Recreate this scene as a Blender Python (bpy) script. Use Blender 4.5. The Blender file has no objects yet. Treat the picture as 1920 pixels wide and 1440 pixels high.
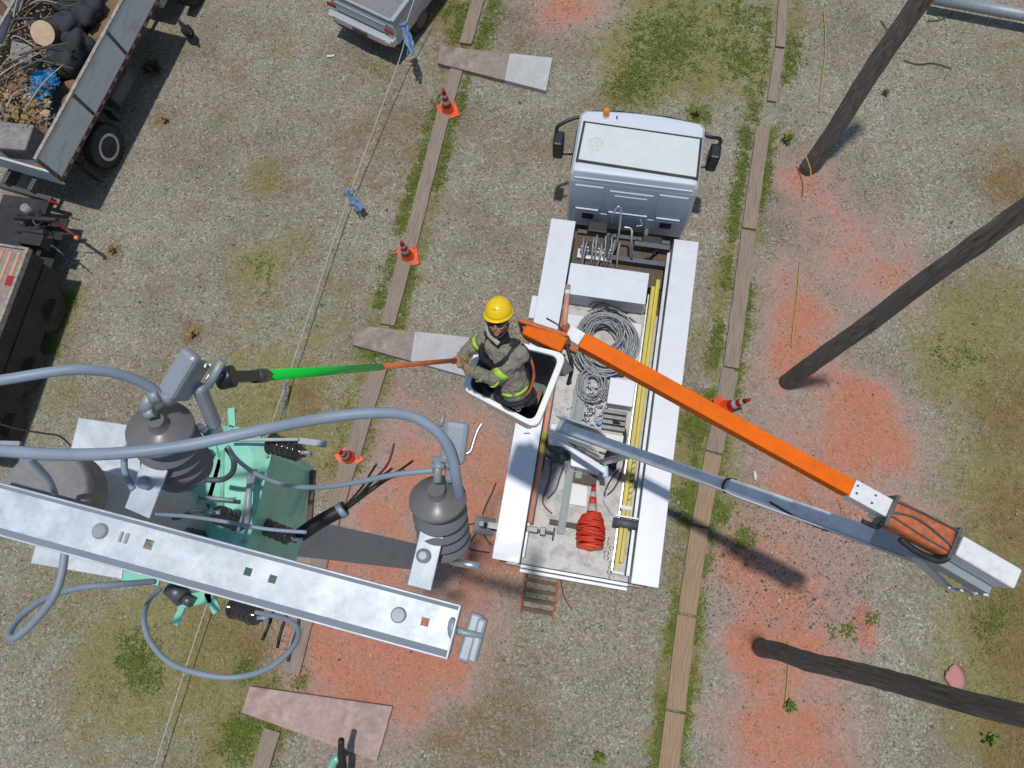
import bpy, math, random
import numpy as np
from mathutils import Vector, Matrix, noise as mnoise
rnd = random.Random(7)
R = math.radians
# ------------------------------------------------------------------ camera, sky, sun, exposure
scene = bpy.context.scene
COL = scene.collection
CAM_H = 14.0; F = 1333.0
_d = Vector((75.0, -360.0, -F)).normalized()
_w = -_d
_X = (Vector((1, 0, 0)) - _w * _w.x).normalized()
_Y = _w.cross(_X)
CM = Matrix((_X, _Y, _w))                      # camera -> world
cam_d = bpy.data.cameras.new('camera'); cam = bpy.data.objects.new('camera', cam_d); COL.objects.link(cam)
cam_d.sensor_width = 36; cam_d.lens = 36 * F / 1920; cam_d.clip_start = 0.05; cam_d.clip_end = 2000
cam.matrix_world = Matrix.Translation((0, 0, CAM_H)) @ CM.to_4x4()
scene.camera = cam
SUN_EL, SUN_AZ = R(89.0), R(-45.0)             # azimuth of the sun measured from +Y towards +X
world = bpy.data.worlds.new('World'); scene.world = world; world.use_nodes = True
nt = world.node_tree; bg = nt.nodes['Background']
sky = nt.nodes.new('ShaderNodeTexSky'); sky.sky_type = 'NISHITA'; sky.sun_disc = False
sky.sun_elevation = SUN_EL; sky.sun_rotation = SUN_AZ; sky.dust_density = 0.6; sky.air_density = 1.3; sky.ozone_density = 2.0
nt.links.new(sky.outputs[0], bg.inputs[0]); bg.inputs[1].default_value = 0.085
sl = bpy.data.lights.new('sun', 'SUN'); sl.energy = 2.75; sl.angle = R(1.6); sl.color = (1.0, 0.965, 0.91)
sun = bpy.data.objects.new('sun', sl); COL.objects.link(sun)
sdir = Vector((math.sin(SUN_AZ) * math.cos(SUN_EL), math.cos(SUN_AZ) * math.cos(SUN_EL), math.sin(SUN_EL)))
sun.rotation_euler = (-sdir).to_track_quat('-Z', 'Y').to_euler(); sun.location = (0, 0, 60)
scene.view_settings.view_transform = 'Standard'; scene.view_settings.look = 'None'
scene.view_settings.exposure = 0.0; scene.view_settings.gamma = 1.0
scene.render.resolution_x = 1024; scene.render.resolution_y = 768

def at(px, py, z=0.0):
    """survey point: where the sight line through a photo pixel meets height z"""
    r = CM @ Vector((px - 960.0, 720.0 - py, -F))
    t = (z - CAM_H) / r.z
    return Vector((r.x * t, r.y * t, z))

# ------------------------------------------------------------------ materials
MATS = {}
def N(t, ty, **kw):
    n = t.nodes.new(ty)
    for k, v in kw.items(): setattr(n, k, v)
    return n
def ramp(t, fac, stops):
    n = N(t, 'ShaderNodeValToRGB'); cr = n.color_ramp
    while len(cr.elements) > 1: cr.elements.remove(cr.elements[-1])
    cr.elements[0].position = stops[0][0]; cr.elements[0].color = (*stops[0][1], 1)
    for p, c in stops[1:]:
        e = cr.elements.new(p); e.color = (*c, 1)
    t.links.new(fac, n.inputs[0]); return n.outputs[0]
def mixc(t, fac, a, b, mode='MIX'):
    n = N(t, 'ShaderNodeMix', data_type='RGBA', blend_type=mode)
    for i, v in ((0, fac), (6, a), (7, b)):
        if isinstance(v, (int, float)): n.inputs[i].default_value = v
        elif isinstance(v, tuple): n.inputs[i].default_value = (*v, 1) if len(v) == 3 else v
        else: t.links.new(v, n.inputs[i])
    return n.outputs[2]
def nz(t, co, scale, detail=4, rough=0.6, vec_scale=None):
    n = N(t, 'ShaderNodeTexNoise'); n.inputs['Scale'].default_value = scale
    n.inputs['Detail'].default_value = detail; n.inputs['Roughness'].default_value = rough
    if vec_scale:
        m = N(t, 'ShaderNodeMapping'); m.inputs['Scale'].default_value = vec_scale
        t.links.new(co, m.inputs[0]); co = m.outputs[0]
    t.links.new(co, n.inputs['Vector']); return n.outputs[0]
def mat(name, col, rough=0.5, metal=0.0, var=0.12, scale=8.0, dirt=None, dirt_amt=0.35, dscale=2.5, bump=0.0, bscale=60, stretch=None, coat=0.0, col2=None, emit=None):
    m = bpy.data.materials.new(name); m.use_nodes = True; t = m.node_tree
    b = t.nodes['Principled BSDF']; tc = N(t, 'ShaderNodeTexCoord'); co = tc.outputs['Object']
    n1 = nz(t, co, scale, 5, 0.65, stretch)
    lo = tuple(max(0, c * (1 - var)) for c in col); hi = tuple(min(1, c * (1 + var)) for c in (col2 or col))
    c = ramp(t, n1, [(0.3, lo), (0.7, hi)])
    if dirt:
        n2 = nz(t, co, dscale, 8, 0.7, stretch)
        f = N(t, 'ShaderNodeMapRange'); t.links.new(n2, f.inputs[0])
        f.inputs[1].default_value = 0.48; f.inputs[2].default_value = 0.72; f.inputs[3].default_value = 0; f.inputs[4].default_value = dirt_amt
        c = mixc(t, f.outputs[0], c, dirt)
    t.links.new(c, b.inputs['Base Color'])
    b.inputs['Roughness'].default_value = rough; b.inputs['Metallic'].default_value = metal
    if name in ('orange_paint', 'stick_green'): b.inputs['Specular IOR Level'].default_value = 0.15
    if coat: b.inputs['Coat Weight'].default_value = coat; b.inputs['Coat Roughness'].default_value = 0.1
    if bump:
        bp = N(t, 'ShaderNodeBump'); bp.inputs['Strength'].default_value = bump; bp.inputs['Distance'].default_value = 0.01
        t.links.new(nz(t, co, bscale, 4, 0.6, stretch), bp.inputs['Height']); t.links.new(bp.outputs[0], b.inputs['Normal'])
    MATS[name] = m; return m
mat('white_paint', (0.64, 0.66, 0.69), 0.38, 0, 0.03, 3, dirt=(0.50, 0.47, 0.42), dirt_amt=0.3, dscale=5)
mat('cab_paint', (0.62, 0.665, 0.73), 0.3, 0, 0.03, 2, dirt=(0.5, 0.48, 0.43), dirt_amt=0.18, dscale=4, coat=0.3)
mat('hatch_paint', (0.62, 0.65, 0.63), 0.45, 0, 0.04, 3, dirt=(0.5, 0.48, 0.42), dirt_amt=0.25, dscale=5)
mat('deck_paint', (0.52, 0.50, 0.48), 0.6, 0, 0.10, 6, dirt=(0.26, 0.21, 0.17), dirt_amt=0.9, dscale=5)
mat('fiberglass_white', (0.74, 0.75, 0.74), 0.35, 0, 0.05, 6, dirt=(0.42, 0.38, 0.32), dirt_amt=0.4, dscale=7)
mat('orange_paint', (0.80, 0.14, 0.0015), 0.6, 0, 0.10, 4, dirt=(0.45, 0.11, 0.02), dirt_amt=0.6, dscale=9)
mat('rust_orange', (0.48, 0.12, 0.04), 0.55, 0, 0.25, 12, dirt=(0.14, 0.06, 0.03), dirt_amt=0.85, dscale=8, bump=0.3)
mat('faded_orange', (0.62, 0.27, 0.18), 0.6, 0, 0.15, 9, dirt=(0.4, 0.3, 0.25), dirt_amt=0.5)
mat('boom_grey', (0.62, 0.66, 0.70), 0.42, 0.0, 0.08, 5, dirt=(0.2, 0.2, 0.2), dirt_amt=0.45, dscale=4)
mat('light_grey', (0.56, 0.59, 0.62), 0.45, 0.1, 0.08, 6, dirt=(0.25, 0.24, 0.22), dirt_amt=0.4)
mat('dark_grey', (0.085, 0.095, 0.11), 0.55, 0.1, 0.25, 8, dirt=(0.2, 0.17, 0.14), dirt_amt=0.4)
mat('dark_metal', (0.12, 0.125, 0.13), 0.45, 0.5, 0.25, 9, dirt=(0.12, 0.08, 0.05), dirt_amt=0.5)
mat('black_rubber', (0.018, 0.018, 0.02), 0.6, 0, 0.3, 10, dirt=(0.08, 0.07, 0.06), dirt_amt=0.5)
mat('black_plastic', (0.015, 0.016, 0.018), 0.4, 0, 0.2, 10)
mat('glass', (0.02, 0.03, 0.035), 0.05, 0, 0.1, 3)
mat('steel', (0.55, 0.57, 0.59), 0.35, 0.8, 0.15, 14, dirt=(0.2, 0.18, 0.16), dirt_amt=0.4)
mat('amber', (0.8, 0.25, 0.01), 0.15, 0, 0.05, 5, coat=0.5)
mat('red_lens', (0.35, 0.01, 0.012), 0.2, 0, 0.1, 5)
mat('yellow_fiberglass', (0.56, 0.45, 0.06), 0.5, 0, 0.12, 8, dirt=(0.33, 0.27, 0.12), dirt_amt=0.6, dscale=6, stretch=(1, 0.3, 1))
mat('plank_wood', (0.12, 0.085, 0.06), 0.8, 0, 0.3, 5, dirt=(0.08, 0.06, 0.045), dirt_amt=0.7, stretch=(6, 0.6, 1), bump=0.4)
mat('galvanized', (0.50, 0.54, 0.58), 0.5, 0.2, 0.16, 14, dirt=(0.74, 0.77, 0.80), dirt_amt=0.95, dscale=5, bump=0.06, bscale=30)
mat('channel_grey', (0.27, 0.315, 0.305), 0.6, 0, 0.12, 12, dirt=(0.17, 0.18, 0.17), dirt_amt=0.4)
mat('galvanized_dull', (0.30, 0.34, 0.37), 0.5, 0.2, 0.15, 18, dirt=(0.25, 0.25, 0.25), dirt_amt=0.4)
mat('concrete_pole', (0.22, 0.22, 0.225), 0.85, 0, 0.12, 14, dirt=(0.09, 0.085, 0.08), dirt_amt=0.5, bump=0.3)
mat('pole_shaft_lightened', (0.40, 0.395, 0.40), 0.85, 0, 0.08, 12, dirt=(0.24, 0.235, 0.23), dirt_amt=0.5, bump=0.3)  # concrete lightened against the cap to offset shade on the upright shaft
mat('insulator_grey', (0.17, 0.168, 0.175), 0.35, 0, 0.06, 9, dirt=(0.14, 0.13, 0.12), dirt_amt=0.4)
mat('porcelain_dark', (0.03, 0.022, 0.022), 0.16, 0, 0.2, 9, coat=0.4)
mat('fuse_grey', (0.30, 0.335, 0.375), 0.4, 0.1, 0.06, 7, dirt=(0.2, 0.2, 0.2), dirt_amt=0.25)
mat('cable_grey', (0.25, 0.31, 0.38), 0.5, 0, 0.08, 6, dirt=(0.15, 0.16, 0.18), dirt_amt=0.3)
mat('cable_dark', (0.07, 0.085, 0.105), 0.5, 0, 0.1, 6)
mat('black_cable', (0.012, 0.012, 0.013), 0.55, 0, 0.2, 9)
mat('red_cable', (0.13, 0.012, 0.012), 0.5, 0, 0.2, 9)
mat('copper', (0.35, 0.16, 0.09), 0.5, 0.6, 0.2, 9)
mat('transformer_green', (0.23, 0.60, 0.45), 0.42, 0.05, 0.07, 6, dirt=(0.06, 0.17, 0.13), dirt_amt=0.5, dscale=6, coat=0.25)
mat('stick_green', (0.012, 0.62, 0.06), 0.35, 0, 0.06, 6)
mat('stick_orange', (0.55, 0.14, 0.045), 0.5, 0, 0.12, 8)
mat('skin', (0.40, 0.19, 0.135), 0.55, 0, 0.08, 20)
mat('hair', (0.03, 0.02, 0.015), 0.8)
mat('uniform', (0.245, 0.22, 0.17), 0.85, 0, 0.07, 6, bump=1.0, bscale=14, dirt=(0.19, 0.17, 0.13), dirt_amt=0.4, dscale=5)
mat('trousers', (0.035, 0.037, 0.045), 0.85, 0, 0.2, 12, bump=0.4, bscale=25)
mat('hivis', (0.42, 0.70, 0.06), 0.5, 0, 0.25, 18, dirt=(0.3, 0.42, 0.1), dirt_amt=0.6)
mat('harness', (0.014, 0.016, 0.022), 0.7, 0, 0.2, 10)
mat('cloth_grey', (0.42, 0.36, 0.31), 0.9, 0, 0.1, 12)
mat('helmet_yellow', (0.90, 0.60, 0.005), 0.38, 0, 0.05, 7, dirt=(0.6, 0.42, 0.05), dirt_amt=0.35, dscale=14, coat=0.15)
mat('helmet_mark', (0.25, 0.2, 0.02), 0.5)
mat('glove', (0.36, 0.22, 0.12), 0.85, 0, 0.2, 20)
mat('white_cloth', (0.72, 0.72, 0.72), 0.8, 0, 0.06, 10)
mat('cone_orange', (0.78, 0.085, 0.018), 0.45, 0, 0.12, 8, dirt=(0.4, 0.1, 0.05), dirt_amt=0.5)
mat('cone_red', (0.36, 0.012, 0.008), 0.45, 0, 0.15, 8)
mat('cone_band', (0.5, 0.42, 0.38), 0.5, 0, 0.2, 12, dirt=(0.3, 0.2, 0.16), dirt_amt=0.5)
mat('cord_red', (0.62, 0.045, 0.018), 0.6, 0, 0.25, 30)
mat('tarp_blue', (0.02, 0.22, 0.46), 0.45, 0, 0.15, 9, dirt=(0.25, 0.42, 0.55), dirt_amt=0.5, dscale=9)
mat('rag_blue', (0.12, 0.22, 0.38), 0.85, 0, 0.35, 30, dirt=(0.4, 0.5, 0.6), dirt_amt=0.8, dscale=30)
mat('rope', (0.46, 0.43, 0.40), 0.8, 0, 0.2, 40)
mat('yellow_cord', (0.42, 0.33, 0.05), 0.8, 0, 0.3, 25)
mat('weathered_wood', (0.28, 0.215, 0.165), 0.85, 0, 0.3, 4, dirt=(0.13, 0.105, 0.085), dirt_amt=0.75, dscale=5, stretch=(9, 0.7, 1), bump=0.5, bscale=30)
mat('tan_wood', (0.33, 0.225, 0.14), 0.85, 0, 0.28, 4, dirt=(0.17, 0.115, 0.08), dirt_amt=0.7, dscale=5, stretch=(9, 0.6, 1), bump=0.5, bscale=30)
mat('slab', (0.29, 0.24, 0.195), 0.9, 0, 0.3, 5, dirt=(0.16, 0.125, 0.115), dirt_amt=0.75, dscale=3, bump=0.4)
mat('slab_pink', (0.42, 0.30, 0.26), 0.9, 0, 0.28, 5, dirt=(0.27, 0.19, 0.165), dirt_amt=0.75, dscale=3, bump=0.4)
mat('slab_white', (0.46, 0.455, 0.45), 0.85, 0, 0.08, 9, dirt=(0.3, 0.29, 0.28), dirt_amt=0.5, dscale=3, bump=0.3)
mat('bed_grey', (0.54, 0.57, 0.57), 0.5, 0.0, 0.10, 3, dirt=(0.25, 0.22, 0.2), dirt_amt=0.7, dscale=3, stretch=(1, 0.5, 2))
mat('bed_edge', (0.36, 0.32, 0.27), 0.6, 0.1, 0.3, 10, dirt=(0.12, 0.05, 0.04), dirt_amt=0.8, dscale=12)
mat('maroon', (0.11, 0.012, 0.014), 0.5, 0, 0.3, 10)
mat('bark', (0.14, 0.075, 0.04), 0.95, 0, 0.3, 12, bump=0.8)
mat('cut_wood', (0.52, 0.38, 0.25), 0.8, 0, 0.15, 12)
mat('branch', (0.13, 0.105, 0.085), 0.9, 0, 0.3, 12)
mat('dry_leaf', (0.30, 0.22, 0.08), 0.8, 0, 0.4, 15)
mat('soil_load', (0.24, 0.145, 0.08), 0.95, 0, 0.25, 10, dirt=(0.14, 0.09, 0.06), dirt_amt=0.8, bump=1.0, bscale=20)
mat('rubble', (0.24, 0.22, 0.21), 0.9, 0, 0.3, 10, dirt=(0.4, 0.35, 0.3), dirt_amt=0.6, bump=0.6)
mat('car_white', (0.40, 0.43, 0.46), 0.3, 0.1, 0.05, 4, dirt=(0.28, 0.27, 0.26), dirt_amt=0.4, dscale=4, coat=0.3)
mat('chrome', (0.70, 0.72, 0.74), 0.25, 0.5, 0.05, 4)
mat('feather', (0.008, 0.008, 0.009), 0.8, 0, 0.5, 40)
mat('comb', (0.35, 0.03, 0.02), 0.6)
mat('leaf_green', (0.06, 0.085, 0.025), 0.6, 0, 0.5, 12, col2=(0.14, 0.12, 0.04))
mat('litter', (0.62, 0.64, 0.6), 0.6)
mat('pink_stone', (0.50, 0.22, 0.19), 0.9, 0, 0.1, 20)
mat('wire_coil', (0.30, 0.31, 0.32), 0.5, 0.3, 0.4, 25)

def wood_pole_mat():
    m = bpy.data.materials.new('pole_wood'); m.use_nodes = True; t = m.node_tree
    b = t.nodes['Principled BSDF']; co = N(t, 'ShaderNodeTexCoord').outputs['Object']
    a = nz(t, co, 4, 7, 0.7, (7, 7, 0.45)); c = ramp(t, a, [(0.3, (0.045, 0.034, 0.026)), (0.5, (0.17, 0.135, 0.105)), (0.72, (0.31, 0.26, 0.21))])
    k = nz(t, co, 2.2, 3, 0.5); f = ramp(t, k, [(0.45, (0, 0, 0)), (0.65, (1, 1, 1))])
    c = mixc(t, f, c, (0.15, 0.138, 0.12))
    t.links.new(c, b.inputs['Base Color']); b.inputs['Roughness'].default_value = 0.85
    bp = N(t, 'ShaderNodeBump'); bp.inputs['Strength'].default_value = 0.7; bp.inputs['Distance'].default_value = 0.015
    t.links.new(a, bp.inputs['Height']); t.links.new(bp.outputs[0], b.inputs['Normal']); MATS['pole_wood'] = m
wood_pole_mat()

def ground_mat():
    m = bpy.data.materials.new('gravel_ground'); m.use_nodes = True; t = m.node_tree; L = t.links
    b = t.nodes['Principled BSDF']; co = N(t, 'ShaderNodeTexCoord').outputs['Object']
    # stones
    v1 = N(t, 'ShaderNodeTexVoronoi'); v1.inputs['Scale'].default_value = 30; L.new(co, v1.inputs['Vector'])
    sep = N(t, 'ShaderNodeSeparateColor'); L.new(v1.outputs['Color'], sep.inputs[0])
    stones = ramp(t, sep.outputs[0], [(0.0, (0.10, 0.088, 0.07)), (0.25, (0.175, 0.16, 0.13)), (0.6, (0.245, 0.228, 0.19)), (0.85, (0.30, 0.283, 0.245)), (0.97, (0.42, 0.40, 0.36))])
    v2 = N(t, 'ShaderNodeTexVoronoi'); v2.inputs['Scale'].default_value = 62; L.new(co, v2.inputs['Vector'])
    sep2 = N(t, 'ShaderNodeSeparateColor'); L.new(v2.outputs['Color'], sep2.inputs[0])
    fine = ramp(t, sep2.outputs[1], [(0.0, (0.13, 0.116, 0.094)), (0.5, (0.235, 0.218, 0.182)), (1.0, (0.34, 0.315, 0.27))])
    n_s = nz(t, co, 5, 4, 0.6); fsel = ramp(t, n_s, [(0.4, (0.15,) * 3), (0.6, (0.75,) * 3)])
    base = mixc(t, fsel, stones, fine)
    # crevice darkening between stones, painted into the base colour
    gap = ramp(t, v1.outputs['Distance'], [(0.0, (1, 1, 1)), (0.55, (0.95,) * 3), (0.85, (0.6,) * 3)])
    base = mixc(t, 0.7, base, gap, 'MULTIPLY')
    # tonal patches
    p1 = ramp(t, nz(t, co, 0.45, 7, 0.62), [(0.34, (0.86, 0.82, 0.74)), (0.5, (1.08, 1.07, 1.04)), (0.68, (1.25, 1.25, 1.27))])
    base = mixc(t, 1.0, base, p1, 'MULTIPLY')
    p2 = ramp(t, nz(t, co, 1.7, 8, 0.7), [(0.5, (0, 0, 0)), (0.72, (0.6,) * 3)])
    base = mixc(t, p2, base, (0.20, 0.155, 0.105))
    base = mixc(t, 1.0, base, (1.16, 1.14, 1.09), 'MULTIPLY')
    hue = ramp(t, nz(t, co, 2.4, 9, 0.85), [(0.32, (0.86, 0.97, 0.80)), (0.5, (1.0, 1.0, 1.0)), (0.66, (1.10, 0.97, 0.94))])
    base = mixc(t, 0.9, base, hue, 'MULTIPLY')
    at_ = N(t, 'ShaderNodeAttribute', attribute_name='cover'); s = N(t, 'ShaderNodeSeparateColor'); L.new(at_.outputs['Color'], s.inputs[0])
    def thr(mask, noise_out, lo, hi, amt=1.0, k=1.0):
        # mask + noise -> soft threshold
        a = N(t, 'ShaderNodeMath', operation='MULTIPLY_ADD'); L.new(noise_out, a.inputs[0]); a.inputs[1].default_value = k; L.new(mask, a.inputs[2])
        r = N(t, 'ShaderNodeMapRange'); L.new(a.outputs[0], r.inputs[0]); r.inputs[1].default_value = lo; r.inputs[2].default_value = hi; r.inputs[4].default_value = amt
        return r.outputs[0]
    # yellow-brown dry grass / moss
    moss_c = mixc(t, nz(t, co, 18, 4), (0.13, 0.135, 0.028), (0.31, 0.265, 0.075))
    fm = thr(s.outputs[1], nz(t, co, 2.8, 10, 0.78), 1.42, 1.95, 0.8, 2.2)
    gritm = ramp(t, sep2.outputs[0], [(0.55, (1, 1, 1)), (0.75, (0.45,) * 3)])
    g1 = N(t, 'ShaderNodeMath', operation='MULTIPLY'); L.new(fm, g1.inputs[0]); L.new(gritm, g1.inputs[1])
    base = mixc(t, g1.outputs[0], base, moss_c)
    brown_c = mixc(t, nz(t, co, 22, 4), (0.15, 0.085, 0.03), (0.27, 0.165, 0.07))
    fb = thr(s.outputs[2], nz(t, co, 2.3, 10, 0.78), 1.45, 2.0, 0.8, 2.2)
    g2 = N(t, 'ShaderNodeMath', operation='MULTIPLY'); L.new(fb, g2.inputs[0]); L.new(gritm, g2.inputs[1])
    base = mixc(t, g2.outputs[0], base, brown_c)
    # red earth
    red_dark = mixc(t, nz(t, co, 3.0, 5), (0.56, 0.175, 0.095), (0.50, 0.215, 0.145))
    red_pale = mixc(t, nz(t, co, 9, 5), (0.36, 0.235, 0.185), (0.46, 0.30, 0.25))
    f1 = thr(s.outputs[0], nz(t, co, 1.5, 10, 0.70), 1.12, 1.75, 0.92, 1.8)
    f2 = thr(s.outputs[0], nz(t, co, 1.5, 9, 0.68), 1.78, 2.3, 0.9, 2.0)
    rc = mixc(t, f2, red_pale, red_dark)
    grit = ramp(t, sep.outputs[2], [(0.0, (0.86,) * 3), (0.6, (1.0,) * 3), (1.0, (1.1,) * 3)])
    rc = mixc(t, 1.0, rc, grit, 'MULTIPLY')
    stone_show = ramp(t, sep.outputs[1], [(0.80, (1, 1, 1)), (0.86, (0.55,) * 3)])
    fr = N(t, 'ShaderNodeMath', operation='MULTIPLY'); L.new(f1, fr.inputs[0]); L.new(stone_show, fr.inputs[1])
    base = mixc(t, fr.outputs[0], base, rc)
    L.new(base, b.inputs['Base Color']); b.inputs['Roughness'].default_value = 0.95
    b.inputs['Specular IOR Level'].default_value = 0.15
    bp = N(t, 'ShaderNodeBump'); bp.inputs['Strength'].default_value = 0.9; bp.inputs['Distance'].default_value = 0.02; bp.invert = True
    L.new(v1.outputs['Distance'], bp.inputs['Height']); L.new(bp.outputs[0], b.inputs['Normal'])
    MATS['gravel_ground'] = m
ground_mat()
def blade_mat():
    m = bpy.data.materials.new('grass_blades'); m.use_nodes = True; t = m.node_tree
    b = t.nodes['Principled BSDF']; co = N(t, 'ShaderNodeTexCoord').outputs['Object']
    c = ramp(t, nz(t, co, 7, 6, 0.75), [(0.3, (0.06, 0.095, 0.015)), (0.5, (0.13, 0.18, 0.022)), (0.7, (0.23, 0.24, 0.035))])
    t.links.new(c, b.inputs['Base Color']); b.inputs['Roughness'].default_value = 0.7; MATS['grass_blades'] = m
blade_mat()

# ------------------------------------------------------------------ mesh helpers
WM = {}                                              # world matrices of things
class MB:
    def __init__(s): s.v = []; s.f = []; s.sm = []; s.mi = []; s.cur = 0
    def add(s, vs, fs, smooth=False):
        o = len(s.v); s.v += [tuple(v) for v in vs]
        for f in fs: s.f.append([i + o for i in f]); s.sm.append(smooth); s.mi.append(s.cur)
        return s
    def m(s, i): s.cur = i; return s
    def box(s, x0, x1, y0, y1, z0, z1):
        return s.hexa([(x0, y0), (x1, y0), (x1, y1), (x0, y1)], z0, z1)
    def hexa(s, q, z0, z1):
        n = len(q)
        vs = [(p[0], p[1], z0) for p in q] + [(p[0], p[1], z1) for p in q]
        fs = [list(range(n))[::-1], list(range(n, 2 * n))] + [[i, (i + 1) % n, n + (i + 1) % n, n + i] for i in range(n)]
        return s.add(vs, fs)
    def obox(s, p0, p1, w, h, up=Vector((0, 0, 1)), w1=None, h1=None):
        """beam from p0 to p1, width w (sideways), height h (along up)"""
        p0 = Vector(p0); p1 = Vector(p1); d = (p1 - p0).normalized(); sd = d.cross(up).normalized(); u = sd.cross(d)
        w1 = w if w1 is None else w1; h1 = h if h1 is None else h1
        vs = []
        for p, ww, hh in ((p0, w, h), (p1, w1, h1)):
            for a, b in ((-1, -1), (1, -1), (1, 1), (-1, 1)): vs.append(p + sd * a * ww / 2 + u * b * hh / 2)
        return s.add(vs, [[0, 3, 2, 1], [4, 5, 6, 7], [0, 1, 5, 4], [1, 2, 6, 5], [2, 3, 7, 6], [3, 0, 4, 7]])
    def cyl(s, p0, p1, r0, r1=None, n=16, caps=True, smooth=True):
        r1 = r0 if r1 is None else r1
        return s.prof(p0, p1, [(0, r0), (1, r1)], n, caps, smooth)
    def prof(s, p0, p1, pr, n=20, caps=True, smooth=True):
        """lathe: profile [(t along p0->p1 0..1, radius)]"""
        p0 = Vector(p0); p1 = Vector(p1); d = (p1 - p0); dn = d.normalized()
        a = Vector((1, 0, 0)) if abs(dn.x) < 0.9 else Vector((0, 1, 0)); u = dn.cross(a).normalized(); w = dn.cross(u)
        vs = []
        for t, r in pr:
            c = p0 + d * t
            for i in range(n):
                an = 2 * math.pi * i / n; vs.append(c + (u * math.cos(an) + w * math.sin(an)) * r)
        fs = []
        for k in range(len(pr) - 1):
            for i in range(n): fs.append([k * n + i, k * n + (i + 1) % n, (k + 1) * n + (i + 1) % n, (k + 1) * n + i])
        s.add(vs, fs, smooth)
        if caps:
            o = len(s.v) - len(vs)
            s.f.append([o + i for i in range(n)][::-1]); s.sm.append(False); s.mi.append(s.cur)
            k = (len(pr) - 1) * n + o; s.f.append([k + i for i in range(n)]); s.sm.append(False); s.mi.append(s.cur)
        return s
    def tube(s, pts, r, n=8, caps=True):
        pts = [Vector(p) for p in pts]; m = len(pts); rs = r if isinstance(r, (list, tuple)) else [r] * m
        vs = []; u = None
        for i, p in enumerate(pts):
            d = (pts[min(i + 1, m - 1)] - pts[max(i - 1, 0)]).normalized()
            if u is None:
                a = Vector((0, 0, 1)) if abs(d.z) < 0.9 else Vector((1, 0, 0)); u = d.cross(a).normalized()
            u = (u - d * u.dot(d)).normalized(); w = d.cross(u)
            for k in range(n):
                an = 2 * math.pi * k / n; vs.append(p + (u * math.cos(an) + w * math.sin(an)) * rs[i])
        fs = [[i * n + k, i * n + (k + 1) % n, (i + 1) * n + (k + 1) % n, (i + 1) * n + k] for i in range(m - 1) for k in range(n)]
        if caps: fs += [[k for k in range(n)][::-1], [(m - 1) * n + k for k in range(n)]]
        return s.add(vs, fs, True)
    def ell(s, c, r, nu=16, nv=10, rot=None, wob=0.0, seed=0):
        c = Vector(c); r = Vector(r) if not isinstance(r, (int, float)) else Vector((r, r, r)); vs = []; M = rot or Matrix.Identity(3)
        for j in range(nv + 1):
            ph = math.pi * j / nv
            for i in range(nu):
                th = 2 * math.pi * i / nu
                q = Vector((math.sin(ph) * math.cos(th), math.sin(ph) * math.sin(th), math.cos(ph)))
                k = 1 + wob * mnoise.noise(q * 1.7 + Vector((seed, seed * 2.1, 0)))
                vs.append(c + M @ Vector((q.x * r.x, q.y * r.y, q.z * r.z)) * k)
        fs = []
        for j in range(nv):
            for i in range(nu): fs.append([j * nu + i, (j + 1) * nu + i, (j + 1) * nu + (i + 1) % nu, j * nu + (i + 1) % nu])
        return s.add(vs, fs, True)
    def torus(s, c, R0, r, n=32, k=8, rot=None, sx=1, sy=1):
        M = rot or Matrix.Identity(3); c = Vector(c)
        pts = [c + M @ Vector((math.cos(2 * math.pi * i / n) * R0 * sx, math.sin(2 * math.pi * i / n) * R0 * sy, 0)) for i in range(n + 1)]
        return s.tube(pts, r, k, False)
    def build(s, name, mats, parent=None, local=False, bevel=0.0, seg=2):
        mats = mats if isinstance(mats, (list, tuple)) else [mats]
        me = bpy.data.meshes.new(name)
        vs = s.v
        if parent is not None and not local:
            inv = WM[parent.name].inverted(); vs = [tuple(inv @ Vector(v)) for v in vs]
        me.from_pydata(vs, [], s.f); me.update()
        me.polygons.foreach_set('use_smooth', s.sm); me.polygons.foreach_set('material_index', s.mi)
        for mm in mats: me.materials.append(MATS[mm])
        o = bpy.data.objects.new(name, me); COL.objects.link(o)
        if parent is not None:
            o.parent = parent; WM[o.name] = WM[parent.name]
        else: WM[o.name] = Matrix.Identity(4)
        if bevel:
            b = o.modifiers.new('bevel', 'BEVEL'); b.width = bevel; b.segments = seg; b.limit_method = 'ANGLE'; b.angle_limit = R(40)
        return o
def tag(o, label, cat, group=None, kind=None):
    o['label'] = label; o['category'] = cat
    if group: o['group'] = group
    if kind: o['kind'] = kind
    return o
def thing(name, label, cat, loc=(0, 0, 0), rz=0.0, group=None):
    o = bpy.data.objects.new(name, None); COL.objects.link(o); o.empty_display_size = 0.2
    o.location = loc; o.rotation_euler = (0, 0, rz)
    WM[o.name] = Matrix.Translation(Vector(loc)) @ Matrix.Rotation(rz, 4, 'Z')
    return tag(o, label, cat, group)
def place(o, M):                                    # give a parentless mesh object a real origin
    o.matrix_world = M; return o
def recenter(o, loc):
    """move a top-level mesh object's origin to loc"""
    loc = Vector(loc); o.data.transform(Matrix.Translation(-loc)); o.location = loc; WM[o.name] = Matrix.Translation(loc); return o
def spl(pts, n=8):
    pts = [Vector(p) for p in pts]; out = []
    for i in range(len(pts) - 1):
        p0 = pts[max(i - 1, 0)]; p1 = pts[i]; p2 = pts[i + 1]; p3 = pts[min(i + 2, len(pts) - 1)]
        for k in range(n):
            t = k / n
            out.append(0.5 * ((2 * p1) + (p2 - p0) * t + (2 * p0 - 5 * p1 + 4 * p2 - p3) * t * t + (3 * p1 - p0 - 3 * p2 + p3) * t ** 3))
    out.append(pts[-1]); return out
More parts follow.
